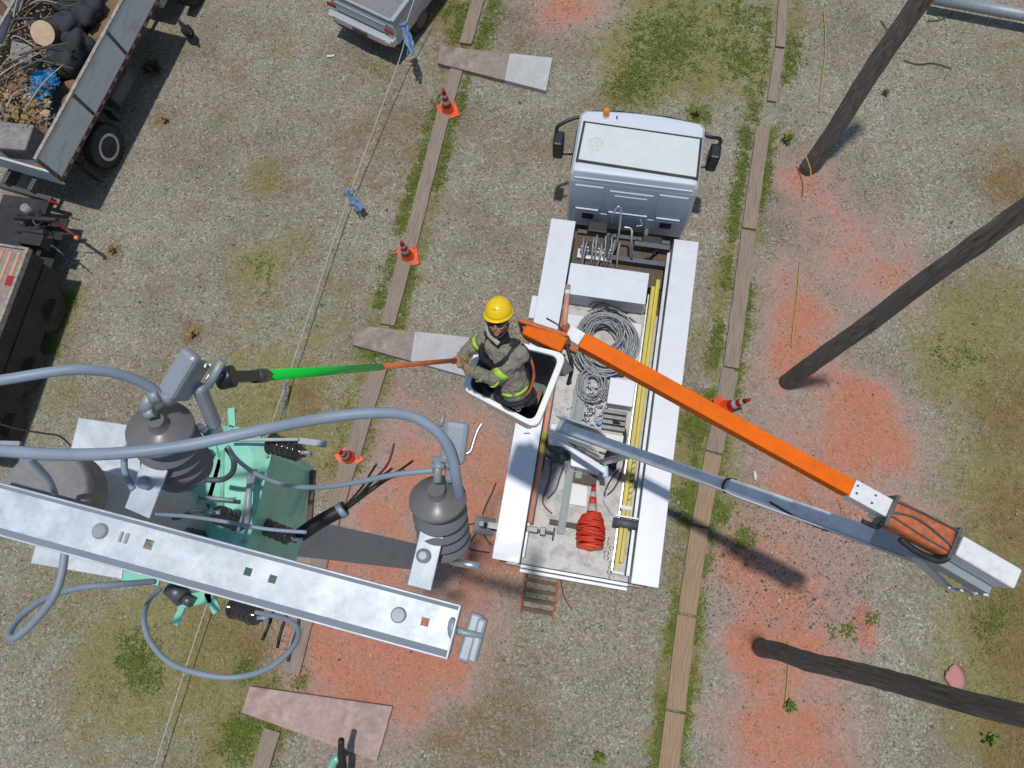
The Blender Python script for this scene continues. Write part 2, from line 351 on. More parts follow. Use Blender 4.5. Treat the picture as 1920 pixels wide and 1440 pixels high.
def copy_tree(o, loc=None, rz=None, parent=None):
    c = o.copy(); COL.objects.link(c)
    if parent is not None: c.parent = parent
    if loc is not None: c.location = loc
    if rz is not None: c.rotation_euler[2] = rz
    for ch in [x for x in bpy.data.objects if x.parent == o]: copy_tree(ch, parent=c)
    return c

# ------------------------------------------------------------------ ground with gravel, red earth, moss
RED = [(1510,335,52,1),(1525,385,60,.55),(1590,460,85,.75),(1650,510,75,.8),(1700,530,40,.6),(1475,535,42,.9),(1505,595,55,1.25),(1495,660,50,1.3),(1450,700,50,.6),(1540,690,50,.7),
 (1625,775,50,1.5),(1645,825,50,1.6),(1600,730,40,.6),(1560,820,100,.62),(1470,820,90,.55),(1650,900,90,.55),(1490,910,80,.8),(1560,930,80,.7),(1610,970,60,.6),(1730,940,70,.45),
 (1400,1045,60,.9),(1370,1080,40,.8),(1450,1090,80,.75),(1530,1090,80,.65),(1500,1160,80,.65),(1400,1195,34,1.2),(1440,1245,48,1.15),(1380,1220,20,1),(1530,1200,50,.85),(1480,1195,50,.8),
 (1622,1170,18,1.2),(1626,1205,15,1.1),(1618,1145,12,1),(1400,1385,55,.8),(1480,1400,80,1),(1530,1340,60,.6),(1560,1400,50,.7),(1410,1340,40,.6),(1560,1270,60,.5),(1480,1440,60,1),
 (650,1170,100,.95),(730,1210,90,1),(700,1260,80,.95),(790,1250,60,.9),(620,1230,60,.95),(780,1330,24,1.25),(820,1190,60,.9),(850,1240,50,1.0),(640,1300,60,.7),(600,1180,50,.9),(700,1330,60,.6),
 (720,1060,60,1),(650,1060,50,.9),(720,960,70,.9),(780,900,70,.9),(860,860,70,.85),(900,920,60,.9),(880,1010,60,.95),(880,1090,60,.8),(940,1060,50,.8),(760,820,60,.7),(900,800,50,.7),(760,740,60,.45),(670,930,50,.7),(940,880,50,.8),(600,1090,50,.7),(900,1160,50,.7),(560,1150,50,.6),(690,1400,60,.4),(950,970,50,.8),(860,780,50,.6),
 (1040,5,62,1),(1085,20,40,.9),(1030,45,30,.7),(1100,-30,70,.8)]
MOSS = [(1230,95,90,1),(1290,60,90,.85),(1200,150,55,1),(1320,140,70,.7),(1390,120,70,.8),(1250,30,90,.9),(1130,90,50,.6),(1160,170,40,.9),(1310,215,30,.9),(1340,30,100,.6),(1470,30,60,.6),
 (490,330,50,.8),(480,500,60,.85),(560,440,50,.6),(540,90,60,.5),(410,240,40,.4),(480,560,50,.5),(650,540,70,.5),(600,620,60,.5),(540,750,110,.8),(470,760,90,.7),(600,820,90,.75),(430,700,80,.6),(110,740,60,.6),(100,620,40,.9),(130,560,40,.8),
 (360,1180,110,.85),(260,1240,90,.95),(230,1290,60,.8),(420,1200,90,.8),(480,1180,80,.8),(200,1330,90,.6),(330,1300,80,.6),(150,1130,80,.45),(440,1380,50,1.1),(370,1420,70,.6),(90,1200,100,.35),(60,1080,80,.45),(500,1230,60,.8),
 (1850,640,110,.75),(1790,680,80,.8),(1890,560,90,.6),(1900,720,110,.75),(1880,900,110,.8),(1860,1060,90,.8),(1890,1180,90,.9),(1850,1310,80,.8),(1910,1400,90,.7),(1820,980,70,.5),(1910,1290,80,.8),(1800,560,60,.4),(1650,280,60,.3),(1840,220,60,.4),(1760,60,80,.4),(1880,320,60,.5),(1920,100,80,.5),
 (1300,800,60,.8),(1290,900,60,.9),(1380,1000,60,.8),(1390,930,50,.7),(1330,1060,50,.5),(1300,620,50,.5),(1740,1130,70,.3),(240,30,90,.3),(1250,1300,40,.5),(1500,1000,50,.3),(850,30,50,1),(700,150,60,.4)]
BROWN = [(840,60,80,.7),(690,110,60,.5),(780,240,90,.6),(660,260,80,.6),(730,330,80,.5),(440,120,80,.45),(1900,340,60,1),(1910,720,70,.7),(1890,800,80,.7),(1910,980,80,.9),(1880,1130,70,.8),(1910,1220,60,.9),(1900,1400,60,1),(520,340,60,.6),(450,200,80,.4),(860,1380,120,.55),(930,1330,90,.5),(1010,1200,90,.4),(1080,280,80,.5),(930,280,70,.5),(1130,200,70,.5),(880,420,80,.3),(1640,110,100,.4),(1700,330,120,.3),(300,220,30,.8),(360,625,22,1),(215,470,18,1),(570,745,50,.8),(500,1200,80,.7),(420,1180,80,.6),(640,420,70,.3),(950,1080,50,.5),(980,60,60,.5)]
_r = random.Random(77)
for (x0_, y0_), (x1_, y1_) in (((903, 0), (858, 128)), ((858, 128), (700, 690)), ((700, 690), (640, 900)), ((545, 1260), (480, 1440)), ((1470, 0), (1440, 230)), ((1425, 240), (1350, 760)), ((1345, 760), (1300, 1050)), ((1300, 1050), (1250, 1440))):
    n_ = int(math.hypot(x1_ - x0_, y1_ - y0_) / 22)
    for k_ in range(n_):
        for sd_ in (-1, 1):
            if _r.random() < .68: MOSS.append((x0_ + (x1_ - x0_) * k_ / n_ + sd_ * _r.uniform(20, 32), y0_ + (y1_ - y0_) * k_ / n_, _r.uniform(10, 20), _r.uniform(.6, 1.1)))
def vals(arr, X, Y):
    out = np.zeros_like(X)
    for px, py, r, a in arr:
        c = at(px, py); rr = r / 92.0
        d2 = ((X - c.x) ** 2 + (Y - c.y) ** 2) / (rr * rr)
        out = np.maximum(out, a * np.exp(-d2 * 0.55)) * 0.75 + np.minimum(1.3, out + a * np.exp(-d2 * 0.55)) * 0.25
    return out
def ground():
    xs = np.concatenate([[-400, -150, -60, -30, -20, -16], np.arange(-13.5, 12.01, 0.085), [14, 18, 26, 60, 150, 400]])
    ys = np.concatenate([[-400, -150, -60, -30, -14, -9], np.arange(-6.0, 15.01, 0.085), [17, 21, 30, 60, 150, 400]])
    X, Y = np.meshgrid(xs, ys); nx, ny = len(xs), len(ys)
    r = vals(RED, X, Y) * 1.05; g = vals(MOSS, X, Y); b = vals(BROWN, X, Y)
    Z = np.zeros_like(X)
    inner = (np.abs(X) < 13.4) & (Y > -6) & (Y < 15)
    for i in range(ny):
        for j in range(nx):
            if inner[i, j]: Z[i, j] = -0.018 + 0.014 * mnoise.noise(Vector((X[i, j] * 1.3, Y[i, j] * 1.3, 0))) 
    # mound of red earth left by a digging, low relief
    me = bpy.data.meshes.new('ground')
    co = np.stack([X, Y, Z], -1).reshape(-1, 3)
    idx = np.arange(nx * ny).reshape(ny, nx)
    q = np.stack([idx[:-1, :-1], idx[:-1, 1:], idx[1:, 1:], idx[1:, :-1]], -1).reshape(-1, 4)
    me.vertices.add(len(co)); me.vertices.foreach_set('co', co.ravel())
    me.loops.add(q.size); me.loops.foreach_set('vertex_index', q.ravel())
    me.polygons.add(len(q)); me.polygons.foreach_set('loop_start', np.arange(0, q.size, 4)); me.polygons.foreach_set('loop_total', np.full(len(q), 4))
    me.update(); me.polygons.foreach_set('use_smooth', np.ones(len(q), bool))
    ca = me.color_attributes.new('cover', 'FLOAT_COLOR', 'POINT')
    ca.data.foreach_set('color', np.stack([r, g, b, np.ones_like(r)], -1).reshape(-1).astype(np.float32))
    me.materials.append(MATS['gravel_ground'])
    o = bpy.data.objects.new('ground', me); COL.objects.link(o); o['kind'] = 'structure'
ground()

# timber strips let into the ground
def board(a, b, w, name, material, label, group, h=0.055, w2=None, seed=0):
    a = Vector(a); b = Vector(b); w2 = w2 or w
    ang = math.atan2((b - a).y, (b - a).x) - math.pi / 2; L = (b - a).length
    mb = MB(); n = max(6, int(L / 0.25)); vs = []; rr = random.Random(seed)
    for i in range(n + 1):
        t = i / n; ww = (w + (w2 - w) * t) / 2
        jl, jr = rr.uniform(-.006, .006), rr.uniform(-.006, .006)
        vs += [(-ww + jl, t * L, -0.06), (ww + jr, t * L, -0.06), (ww + jr, t * L, h), (-ww + jl, t * L, h)]
    fs = [[0, 1, 2, 3], [4 * n + 3, 4 * n + 2, 4 * n + 1, 4 * n]]
    for i in range(n):
        o = 4 * i
        for k in range(4): fs.append([o + k, o + 4 + k, o + 4 + (k + 1) % 4, o + (k + 1) % 4])
    mb.add(vs, fs); o = mb.build(name, material, bevel=0.008)
    o.location = (a.x, a.y, 0); o.rotation_euler = (0, 0, ang); WM[o.name] = Matrix.Translation((a.x, a.y, 0)) @ Matrix.Rotation(ang, 4, 'Z')
    return tag(o, label, 'board', group)
LEFT = [((908,-40),(873,84),.30,'weathered grey board at the top edge, ending at the slab with the white end'),
        ((858,128),(836,205),.30,'short weathered board under the traffic cone nearest the top of the frame'),
        ((833,210),(768,466),.31,'long weathered board running between the two upper traffic cones'),
        ((764,472),(727,610),.32,'weathered board from the second cone down to the long plank behind the worker'),
        ((712,690),(660,858),.33,'board crossed by the green pole, ending at the cone seen from above'),
        ((656,866),(612,1010),.34,'pinkish board passing beneath the loose black cable ends'),
        ((608,1020),(546,1262),.34,'pinkish board half hidden under the galvanized crossarm'),
        ((512,1368),(470,1500),.32,'grey board leaving the bottom edge beside green grass')]
for k, (p, q, w, lb) in enumerate(LEFT):
    board(at(*p), at(*q), w, 'timber_board', 'weathered_wood', lb, 'boards laid in a row left of the bucket truck', seed=k)
RIGHT = [((1472,-60),(1462,90),.21,'narrow brown board at the top edge right of the truck'),
         ((1461,94),(1446,192),.21,'narrow brown board between grass tufts, second from the top edge'),
         ((1430,240),(1404,430),.30,'grey board right of the truck cab, beside green weeds'),
         ((1403,436),(1370,690),.31,'long grey board beside the white side box and left of the red earth'),
         ((1369,695),(1338,848),.33,'board crossed by the orange boom, under the toppled cone'),
         ((1337,852),(1312,985),.33,'board lying between the orange boom and the boom shadow'),
         ((1311,990),(1288,1150),.34,'tan board just right of the rear end of the truck'),
         ((1287,1155),(1266,1330),.35,'tan board second from the bottom edge, left of the lowest wooden pole'),
         ((1265,1335),(1246,1500),.35,'tan board leaving the bottom edge with grass on its left')]
for k, (p, q, w, lb) in enumerate(RIGHT):
    board(at(*p), at(*q), w, 'timber_board', 'tan_wood' if k > 4 else 'weathered_wood', lb, 'boards laid in a row right of the bucket truck', seed=k + 20)
def slab(name, pix, label, mtl, h=0.11, split=None, mtl2=None):
    q = [at(x, y, h) for x, y in pix]; c = sum(q, Vector()) / 4; c.z = 0
    t = thing(name, label, 'plank', c, 0, 'wide tapered planks lying across the left row of boards')
    def poly(a): return [(p.x, p.y) for p in a]
    if split is None: MB().hexa(poly(q)[::-1], -0.03, h).build('plank', mtl, t, bevel=0.012)
    else:
        m1 = q[0].lerp(q[1], split); m2 = q[3].lerp(q[2], split)
        MB().hexa(poly([q[0], m1, m2, q[3]])[::-1], -0.03, h).build('plank', mtl, t, bevel=0.012)
        MB().hexa(poly([m1, q[1], q[2], m2])[::-1], -0.03, h + 0.003).build('painted_end', mtl2, t, bevel=0.012)
    return t
slab('tapered_plank', [(827,86),(1036,108),(1024,170),(820,118)], 'tapered plank with a whitish painted square end, above the truck cab', 'slab', split=.62, mtl2='slab_white')
slab('tapered_plank', [(668,609),(880,632),(872,705),(660,646)], 'tapered plank lying behind the worker, brown with a pale end', 'slab', split=.52, mtl2='slab_white')
slab('tapered_plank', [(468,1287),(736,1325),(706,1428),(452,1336)], 'wide pinkish tapered plank near the bottom edge', 'slab_pink')

# ------------------------------------------------------------------ wooden poles
def wood_pole(base, top_px, zt, r0, r1, label, seed):
    b = at(*base); tp = at(top_px[0], top_px[1], zt); d = (tp - b) / zt
    t = thing('wooden_pole', label, 'pole', b, 0, 'wooden poles standing in the red earth')
    Ltop = 10.2; n = 34; mb = MB(); rr = random.Random(seed); pts = []; rs = []
    knots = [rr.uniform(.5, 9.5) for _ in range(12)]
    for i in range(n + 1):
        z = -0.15 + (Ltop + .15) * i / n; p = b + d * z
        p += Vector((mnoise.noise(Vector((z * .5, seed, 0))), mnoise.noise(Vector((z * .5, seed, 9))), 0)) * 0.035
        r = r0 + (r1 - r0) * max(0, z) / Ltop
        r *= 1 + .05 * mnoise.noise(Vector((z * 2.5, seed * 3.3, 4)))
        for k in knots: r += 0.006 * math.exp(-((z - k) / .12) ** 2)
        pts.append(p); rs.append(r)
    mb.tube(pts, rs, 18); mb.build('trunk', 'pole_wood', t)
    return t, b, d
P1 = wood_pole((1514,316), (1728,-3), 4.2, .175, .165, 'dark wooden pole at the top right, with a pale steel pipe beside its upper part', 1)
P2 = wood_pole((1476,716), (1903,405), 6.6, .165, .085, 'knotty wooden pole in the middle of the right side, above the orange boom', 2)
P3 = wood_pole((1428,1216), (1915,1340), 7.8, .16, .07, 'smooth wooden pole at the bottom right, leaning over pale red earth', 3)
pa, pb = at(1752, -3, .32), at(2100, 62, .32)
o = MB().cyl(pa, pb, .125, n=24).build('steel_pipe', 'galvanized_dull'); recenter(o, pa)
tag(o, 'thick pale steel pipe lying in the top right corner behind the pole', 'pipe')
# crescent band of iron straps on the middle pole
# ------------------------------------------------------------------ traffic cones
def make_cone(label, loc, h=0.76, tilt=None):
    t = thing('traffic_cone', label, 'cone', loc, rnd.uniform(0, 1), 'traffic cones on the ground around the truck')
    mb = MB(); b = .225
    mb.box(-b, b, -b, b, 0, .035); mb.build('base', 'cone_orange', t, local=True, bevel=.012)
    def rad(z): return .135 * (1 - z / h) + .026 * z / h
    seg = [(.035, .20, 'cone_orange', 'cone_skirt'), (.20, .32, 'cone_red', 'cone_body'), (.32, .42, 'cone_band', 'reflective_band'), (.42, .52, 'cone_red', 'cone_body'), (.52, .60, 'cone_band', 'reflective_band'), (.60, h, 'cone_red', 'cone_body')]
    for i, (z0, z1, m_, nm) in enumerate(seg):
        MB().prof((0, 0, z0), (0, 0, z1), [(0, rad(z0) + (.015 if i == 0 else .001 * (i % 2))), (1, rad(z1) + .001 * (i % 2))], 24, caps=(i == 5)).build(nm, m_, t, local=True)
    return t
make_cone('orange and white traffic cone on the boards above and left of the truck cab', at(840, 208))
make_cone('orange and white traffic cone halfway up the left board row', at(765, 482))
make_cone('traffic cone beside the loose black cable ends, seen almost from straight above', at(655, 858))
c4 = make_cone('traffic cone partly hidden behind the orange boom, leaning to the right', at(1358, 764))
c4.rotation_euler = (R(8), R(24), 0.3)

# ------------------------------------------------------------------ bucket truck (local: x right, y forward)
TO = Vector((0.421, 0.05, 0)); TA = R(80.16 - 90)
TM = Matrix.Translation(TO) @ Matrix.Rotation(TA, 4, 'Z')
TI = TM.inverted()
def tl(px, py, z): return TI @ at(px, py, z)        # surveyed point in truck coordinates
truck = thing('bucket_truck', 'white utility truck with open tool deck and an orange and grey folding boom', 'truck', TO, TA)
def tb(name, mats, mb, bevel=0.0, parent=None): return mb.build(name, mats, parent or truck, local=True, bevel=bevel)
# chassis and wheels
mb = MB()
for x in (-.42, .42): mb.box(x - .04, x + .04, .15, 8.1, .55, .78)
for y in (.4, 1.6, 3.0, 4.6, 6.0, 7.6): mb.box(-.38, .38, y, y + .08, .58, .74)
tb('chassis', 'dark_metal', mb, .004)
def wheel(x, y, dual=False):
    s_ = 1 if x > 0 else -1
    w = .24
    prof = [(0, .28), (.02, .36), (.12, .41), (.5, .42), (.88, .41), (.98, .36), (1, .28)]
    ty = MB().prof((x - s_ * w / 2, y, .42), (x + s_ * w / 2, y, .42), prof, 32)
    if dual: ty.prof((x - s_ * (w * 1.7), y, .42), (x - s_ * (w * .7), y, .42), prof, 32)
    tb_o = tb('wheel', 'black_rubber', ty)
    rim = MB().prof((x + s_ * .06, y, .42), (x + s_ * .122, y, .42), [(0, .05), (.0, .27), (1, .27), (1.0, .24), (.4, .2), (.5, .1), (1, .08)], 28)
    tb('rim', 'light_grey', rim, parent=tb_o)
for x in (-.98, .98): wheel(x, 7.35)
for x in (-1.0, 1.0): wheel(x, 2.3, True)
# cab ------------------------------------------------------------
def shell(rings, mb):
    """rings: list of 8-point loops at rising z"""
    n = len(rings[0]); vs = [p for r_ in rings for p in r_]
    fs = [list(range(n))[::-1], [len(vs) - n + i for i in range(n)]]
    for k in range(len(rings) - 1):
        for i in range(n): fs.append([k * n + i, k * n + (i + 1) % n, (k + 1) * n + (i + 1) % n, (k + 1) * n + i])
    mb.add(vs, fs)
def ring(x0, x1, y0, y1, z, ch=.12, bow=.0, crown=0.0):
    pts = [(x0 + .04, y0), (x1 - .04, y0), (x1, y0 + .04), (x1, y1 - ch), (x1 - ch * .7, y1 - ch * .15)]
    for k in range(1, 6):
        t = k / 6; pts.append((x1 - ch * .7 + (x0 - x1 + ch * 1.4) * t, y1 - ch * .15 + bow * math.sin(math.pi * t)))
    pts += [(x0 + ch * .7, y1 - ch * .15), (x0, y1 - ch), (x0, y0 + .04)]
    return [(p[0], p[1], z) for p in pts]
CX = -.03
cabm = MB()
shell([ring(CX - 1.17, CX + 1.17, 6.93, 8.60, .55), ring(CX - 1.2, CX + 1.2, 6.935, 8.64, .85, bow=.1), ring(CX - 1.2, CX + 1.2, 6.95, 8.62, 1.5, bow=.1),
       ring(CX - 1.18, CX + 1.18, 6.97, 8.50, 2.15, bow=.08), ring(CX - 1.17, CX + 1.17, 7.0, 8.38, 2.32, bow=.08), ring(CX - 1.12, CX + 1.12, 7.02, 8.30, 2.42, bow=.07), ring(CX - 1.03, CX + 1.03, 7.08, 8.22, 2.445, bow=.06)], cabm)
cab = tb('cab', 'cab_paint', cabm, .02)
# roof panel with dark seal, emblem and ribs
rq = [tl(1094, 227, 2.45), tl(1317, 259, 2.45), tl(1309, 338, 2.45), tl(1079, 303, 2.45)]
def inset(q, d):
    c = sum(q, Vector()) / len(q); return [p + Vector((math.copysign(d, c.x - p.x), math.copysign(d, c.y - p.y), 0)) for p in q]
seal = MB().hexa([(p.x, p.y) for p in rq][::-1], 2.44, 2.462)
tb('roof_seal', 'black_rubber', seal, .003, cab)
hat = tb('roof_panel', 'hatch_paint', MB().hexa([(p.x, p.y) for p in inset(rq, .045)][::-1], 2.445, 2.478), .006, cab)
ec = tl(1117, 270, 2.48)
em = MB().torus((ec.x, ec.y, 2.479), .135, .008, 40, 6)
def stroke(mb_, pts, r=.008):
    mb_.tube([(ec.x + a, ec.y + b, 2.479) for a, b in pts], r, 6)
stroke(em, [(-.055, .118), (0, .015), (.055, .118)]); stroke(em, [(-.11, .07), (-.052, -.115), (0, .0), (.052, -.115), (.11, .07)])
tb('roof_emblem', 'hatch_paint', em, 0, cab)
mb = MB()
for k in range(7):
    a = tl(1230 + k * 12, 262 + k * 1.8, 2.478); bq = tl(1224 + k * 12, 318 + k * 1.6, 2.478); mb.obox((a.x, a.y - .03, 2.478), (bq.x, bq.y + .05, 2.478), .012, .006)
tb('roof_rib', 'hatch_paint', mb, 0, cab)
mb = MB()
for k in range(3):
    y = 6.985 + .03 * k; z = 2.27 + .05 * k
    mb.obox((CX - 1.08, y, z), (CX + 1.08, y, z), .02, .015)
tb('gutter_rib', 'cab_paint', mb, .004, cab)
# rear wall relief: three pressed panels, bright ribs, two vents
def rwy(z): return 6.935 + (z - .85) * .027
mb = MB(); back = MB()
def raised(x0, x1, z0, z1, d=.018, mbb=mb):
    vs = [(x0, rwy(z0) - d, z0), (x1, rwy(z0) - d, z0), (x1, rwy(z1) - d, z1), (x0, rwy(z1) - d, z1), (x0 - .02, rwy(z0) + .01, z0 - .02), (x1 + .02, rwy(z0) + .01, z0 - .02), (x1 + .02, rwy(z1) + .01, z1 + .02), (x0 - .02, rwy(z1) + .01, z1 + .02)]
    mbb.add(vs, [[0, 1, 2, 3], [0, 4, 5, 1], [1, 5, 6, 2], [2, 6, 7, 3], [3, 7, 4, 0]])
raised(-1.08, -.56, 1.32, 2.05); raised(-.42, .38, 1.32, 1.98); raised(.5, 1.02, 1.32, 2.05); raised(-.33, .28, 1.62, 1.86, .03)
raised(-1.08, 1.02, .72, 1.12, .014)
tb('rear_panel', 'cab_paint', mb, .004, cab)
mb = MB()
for x0, x1 in ((-1.05, -.6), (-.4, .36), (.54, 1.0)): mb.obox((x0, rwy(1.27) - .03, 1.27), (x1, rwy(1.27) - .03, 1.27), .035, .03)
tb('pressed_rib', 'white_paint', mb, .008, cab)
for x in (-.80, .76): tb('vent', 'black_plastic', MB().box(x - .11, x + .11, rwy(1.0) - .035, rwy(1.0) + .01, .9, 1.08), .004, cab)
# windows, windscreen, doors
for s_ in (-1, 1):
    X = CX + s_ * 1.196
    tb('side_window', 'glass', MB().box(min(X, X + s_ * .012), max(X, X + s_ * .012), 7.35, 8.25, 1.5, 2.02), .003, cab)
    tb('door', 'cab_paint', MB().box(min(X, X + s_ * .009), max(X, X + s_ * .009), 7.25, 8.42, .7, 1.47), .004, cab)
    tb('door_handle', 'black_plastic', MB().box(min(X, X + s_ * .035), max(X, X + s_ * .035), 7.33, 7.48, 1.3, 1.34), .004, cab)
tb('windscreen', 'glass', MB().hexa([(CX - .98, 8.50), (CX + .98, 8.50), (CX + .98, 8.62), (CX + .5, 8.69), (CX - .5, 8.69), (CX - .98, 8.62)], 1.35, 2.0), .004, cab)
mb = MB()
mb.box(CX - 1.15, CX + 1.15, 8.55, 8.78, .42, .75); tb('bumper', 'dark_grey', mb, .03, cab)
for s_ in (-1, 1): tb('headlight', 'chrome', MB().box(CX + s_ * .85 - .15, CX + s_ * .85 + .15, 8.66, 8.76, .8, .98), .02, cab)
# mirrors
for s_, (pa_, pb_, pc_) in ((-1, ((1075, 222), (1046, 238), (1050, 276))), (1, ((1328, 256), (1350, 262), (1334, 300)))):
    a = tl(*pa_, 2.2); b_ = tl(*pb_, 2.1); c_ = tl(*pc_, 1.9)
    mb = MB().tube(spl([(CX + s_ * 1.14, 8.3, 2.2), (a.x, a.y, 2.2), (b_.x, b_.y, 2.12), (b_.x, b_.y - .1, 2.0)], 5), .035, 8)
    mo = tb('mirror', 'black_plastic', mb, 0, cab)
    tb('mirror_arm', 'black_plastic', MB().tube([(CX + s_ * 1.16, 7.95, 1.5), (c_.x, c_.y + .05, 1.6)], .022, 8), 0, cab)
    mid = (b_ + c_) / 2
    tb('mirror_housing', 'black_plastic', MB().box(mid.x - .10, mid.x + .10, mid.y - .2, mid.y + .12, 1.55, 2.05), .04, mo)
    tb('mirror_glass', 'glass', MB().box(mid.x - .075, mid.x + .075, mid.y - .206, mid.y - .201, 1.62, 2.0), 0, mo)
bc = tl(1137, 212, 2.5)
be = tb('beacon', 'white_paint', MB().cyl((bc.x, bc.y - .02, 2.36), (bc.x, bc.y - .02, 2.47), .095, .085, 20), 0, cab)
MB().prof((bc.x, bc.y - .02, 2.47), (bc.x, bc.y - .02, 2.66), [(0, .068), (.5, .066), (.8, .055), (.95, .03), (1, .002)], 20).build('lens', 'amber', be, local=True)
an = tl(1157, 219, 2.45); tb('antenna', 'black_plastic', MB().tube([(an.x, an.y, 2.4), (an.x, an.y - .04, 2.52)], .014, 8), 0, cab)
mb = MB()
for px_, py_ in ((1207, 221), (1258, 232), (1290, 233)):
    a = tl(px_, py_, 2.43); mb.cyl((a.x, a.y, 2.38), (a.x, a.y, 2.437), .018, n=10)
tb('roof_bolt', 'light_grey', mb, 0, cab)
# body: deck, side boxes ------------------------------------------
tb('deck', 'deck_paint', MB().box(-.995, .915, .0, 5.0, .88, .97), .004)
tb('front_deck', 'plank_wood', MB().box(-.995, .915, 5.62, 6.62, .78, .86), .004)
tb('cross_beam', 'dark_grey', MB().box(-.3, .9, 6.02, 6.12, .86, 1.05).box(.2, .9, 6.36, 6.46, .86, 1.1).box(-.95, .9, 6.55, 6.63, .8, .95), .006)
def sidebox(x0, x1, y0, y1, z1, sgn):
    b_ = tb('side_box', 'white_paint', MB().box(x0, x1, y0, y1, .58, z1 - .03), .006)
    tb('box_lid', 'white_paint', MB().box(x0 - .012, x1 + .012, y0 - .012, y1 + .012, z1 - .028, z1), .008, b_)
    mb = MB(); X = x0 if sgn < 0 else x1; n = 4
    for k in range(n):
        ya = y0 + .1 + k * (y1 - y0 - .1) / n; yb = ya + (y1 - y0) / n - .12
        mb.box(min(X, X + sgn * .014), max(X, X + sgn * .014), ya, yb, .68, z1 - .12)
    tb('box_door', 'white_paint', mb, .004, b_)
    mb = MB()
    for k in range(n):
        ya = y0 + .1 + (k + .45) * (y1 - y0 - .1) / n
        mb.box(min(X + sgn * .014, X + sgn * .03), max(X + sgn * .014, X + sgn * .03), ya, ya + .1, z1 - .3, z1 - .24)
    tb('box_latch', 'steel', mb, .003, b_)
    return b_
sidebox(-1.45, -1.0, 0.0, 6.46, 1.55, -1)
sidebox(.925, 1.36, 0.0, 6.36, 1.55, 1)
tb('side_shelf', 'white_paint', MB().box(-1.57, -1.462, 4.4, 4.85, 1.38, 1.53), .01)
tb('inner_rail', 'light_grey', MB().box(.84, .90, .1, 6.2, 1.22, 1.30).box(-.975, -.93, .1, 3.2, 1.15, 1.22), .006)
mb = MB()
for y in (.6, 1.9, 3.2, 4.5, 5.8): mb.box(.85, .89, y, y + .05, .98, 1.219)
tb('rail_post', 'light_grey', mb, .003)
mb = MB()
mb.box(-.94, .52, 5.0, 5.6, .86, 1.49)
cabt = tb('cabinet', 'light_grey', mb, .006)
tb('cabinet_lid', 'white_paint', MB().box(-.955, .535, 4.985, 5.615, 1.492, 1.52), .006, cabt)
# rear valance
mb = MB().box(-.99, .93, -.07, -.015, .80, .90).box(-.99, .93, -.15, -.09, .78, .86)
tb('tail_step', 'light_grey', mb, .006)
tb('rear_bumper', 'dark_metal', MB().box(-1.3, 1.25, -.06, .0, .45, .56), .01)
for s_ in (-1, 1): tb('tail_light', 'red_lens', MB().box(s_ * 1.15 - .1, s_ * 1.15 + .1, -.03, -.001, .66, .76), .008)
# access ladder at the tail
a, b_ = tl(984, 1077, .8), tl(1047, 1083, .8)
lad = tb('rear_ladder', 'rust_orange', MB().obox((a.x, -.16, .8), (a.x + .01, -.86, .28), .035, .05).obox((b_.x, -.16, .8), (b_.x + .01, -.86, .28), .035, .05), .004)
mb = MB()
for k in range(4):
    t = .14 + k * .25; z = .8 - .52 * t; y = -.16 - .7 * t; mb.box(a.x, b_.x, y - .035, y + .035, z - .012, z + .012)
tb('rung', 'plank_wood', mb, .003, lad)
# outrigger foot
f0 = tl(907, 985, .12)
og = tb('outrigger', 'dark_metal', MB().box(f0.x + .12, -1.2, f0.y - .06, f0.y + .06, .5, .6).box(f0.x - .05, f0.x + .05, f0.y - .05, f0.y + .05, .12, .6), .006)
tb('foot', 'dark_grey', MB().box(f0.x - .19, f0.x + .19, f0.y - .17, f0.y + .17, -.01, .045).box(f0.x - .19, f0.x + .19, f0.y - .17, f0.y - .14, .045, .09).box(f0.x - .19, f0.x + .19, f0.y + .14, f0.y + .17, .045, .09), .006, og)
# hydraulic block behind the cab
mb = MB(); rr = random.Random(3)
for k in range(9):
    x = -.78 + k * .085 + rr.uniform(-.02, .02); y = 5.95 + rr.uniform(0, .25); z = 1.15 + rr.uniform(0, .25)
    mb.tube(spl([(x, y + .2, .9), (x, y + .22, z), (x + rr.uniform(-.04, .04), y, z + .05), (x + rr.uniform(-.05, .05), y - .25, z - .15), (x, y - .3, .9)], 4), .018, 7)
tb('hydraulic_hose', 'wire_coil', mb)
mb = MB()
for k in range(6):
    x = -.8 + k * .11; mb.cyl((x, 6.1, .86), (x, 6.1, 1.15), .035, n=10); mb.cyl((x, 6.1, 1.15), (x, 6.1, 1.28), .022, n=8)
mb.box(-.88, -.2, 6.0, 6.2, .86, .98)
tb('valve_block', 'steel', mb, .003)
# hoses and hook standing up in front of the cab wall
mb = MB()
hook = [tl(1152, 470, 1.2), tl(1160, 440, 1.5), tl(1163, 415, 1.7), tl(1164, 392, 1.9), tl(1158, 388, 1.95), tl(1150, 402, 1.8), tl(1147, 418, 1.5)]
mb.tube(spl(hook, 5), .02, 8)
mb.tube(spl([tl(1186, 480, 1.2), tl(1184, 450, 1.5), tl(1184, 430, 1.6), tl(1170, 426, 1.62)], 5), .022, 8)
mb.tube(spl([tl(1200, 412, 1.7), tl(1204, 422, 1.6), tl(1193, 424, 1.6)], 4), .012, 6)
tb('steel_hook', 'steel', mb)
mb = MB()
for (px0, px1, py0, py1) in ((1090, 1120, 462, 480), (1130, 1150, 452, 486), (1200, 1240, 452, 470), (1100, 1140, 425, 440)):
    a_ = tl(px0, py1, .9); c_ = tl(px1, py0, .9); tb('pump', 'black_plastic', MB().box(a_.x, c_.x, a_.y, c_.y, .8, 1.08), .02)

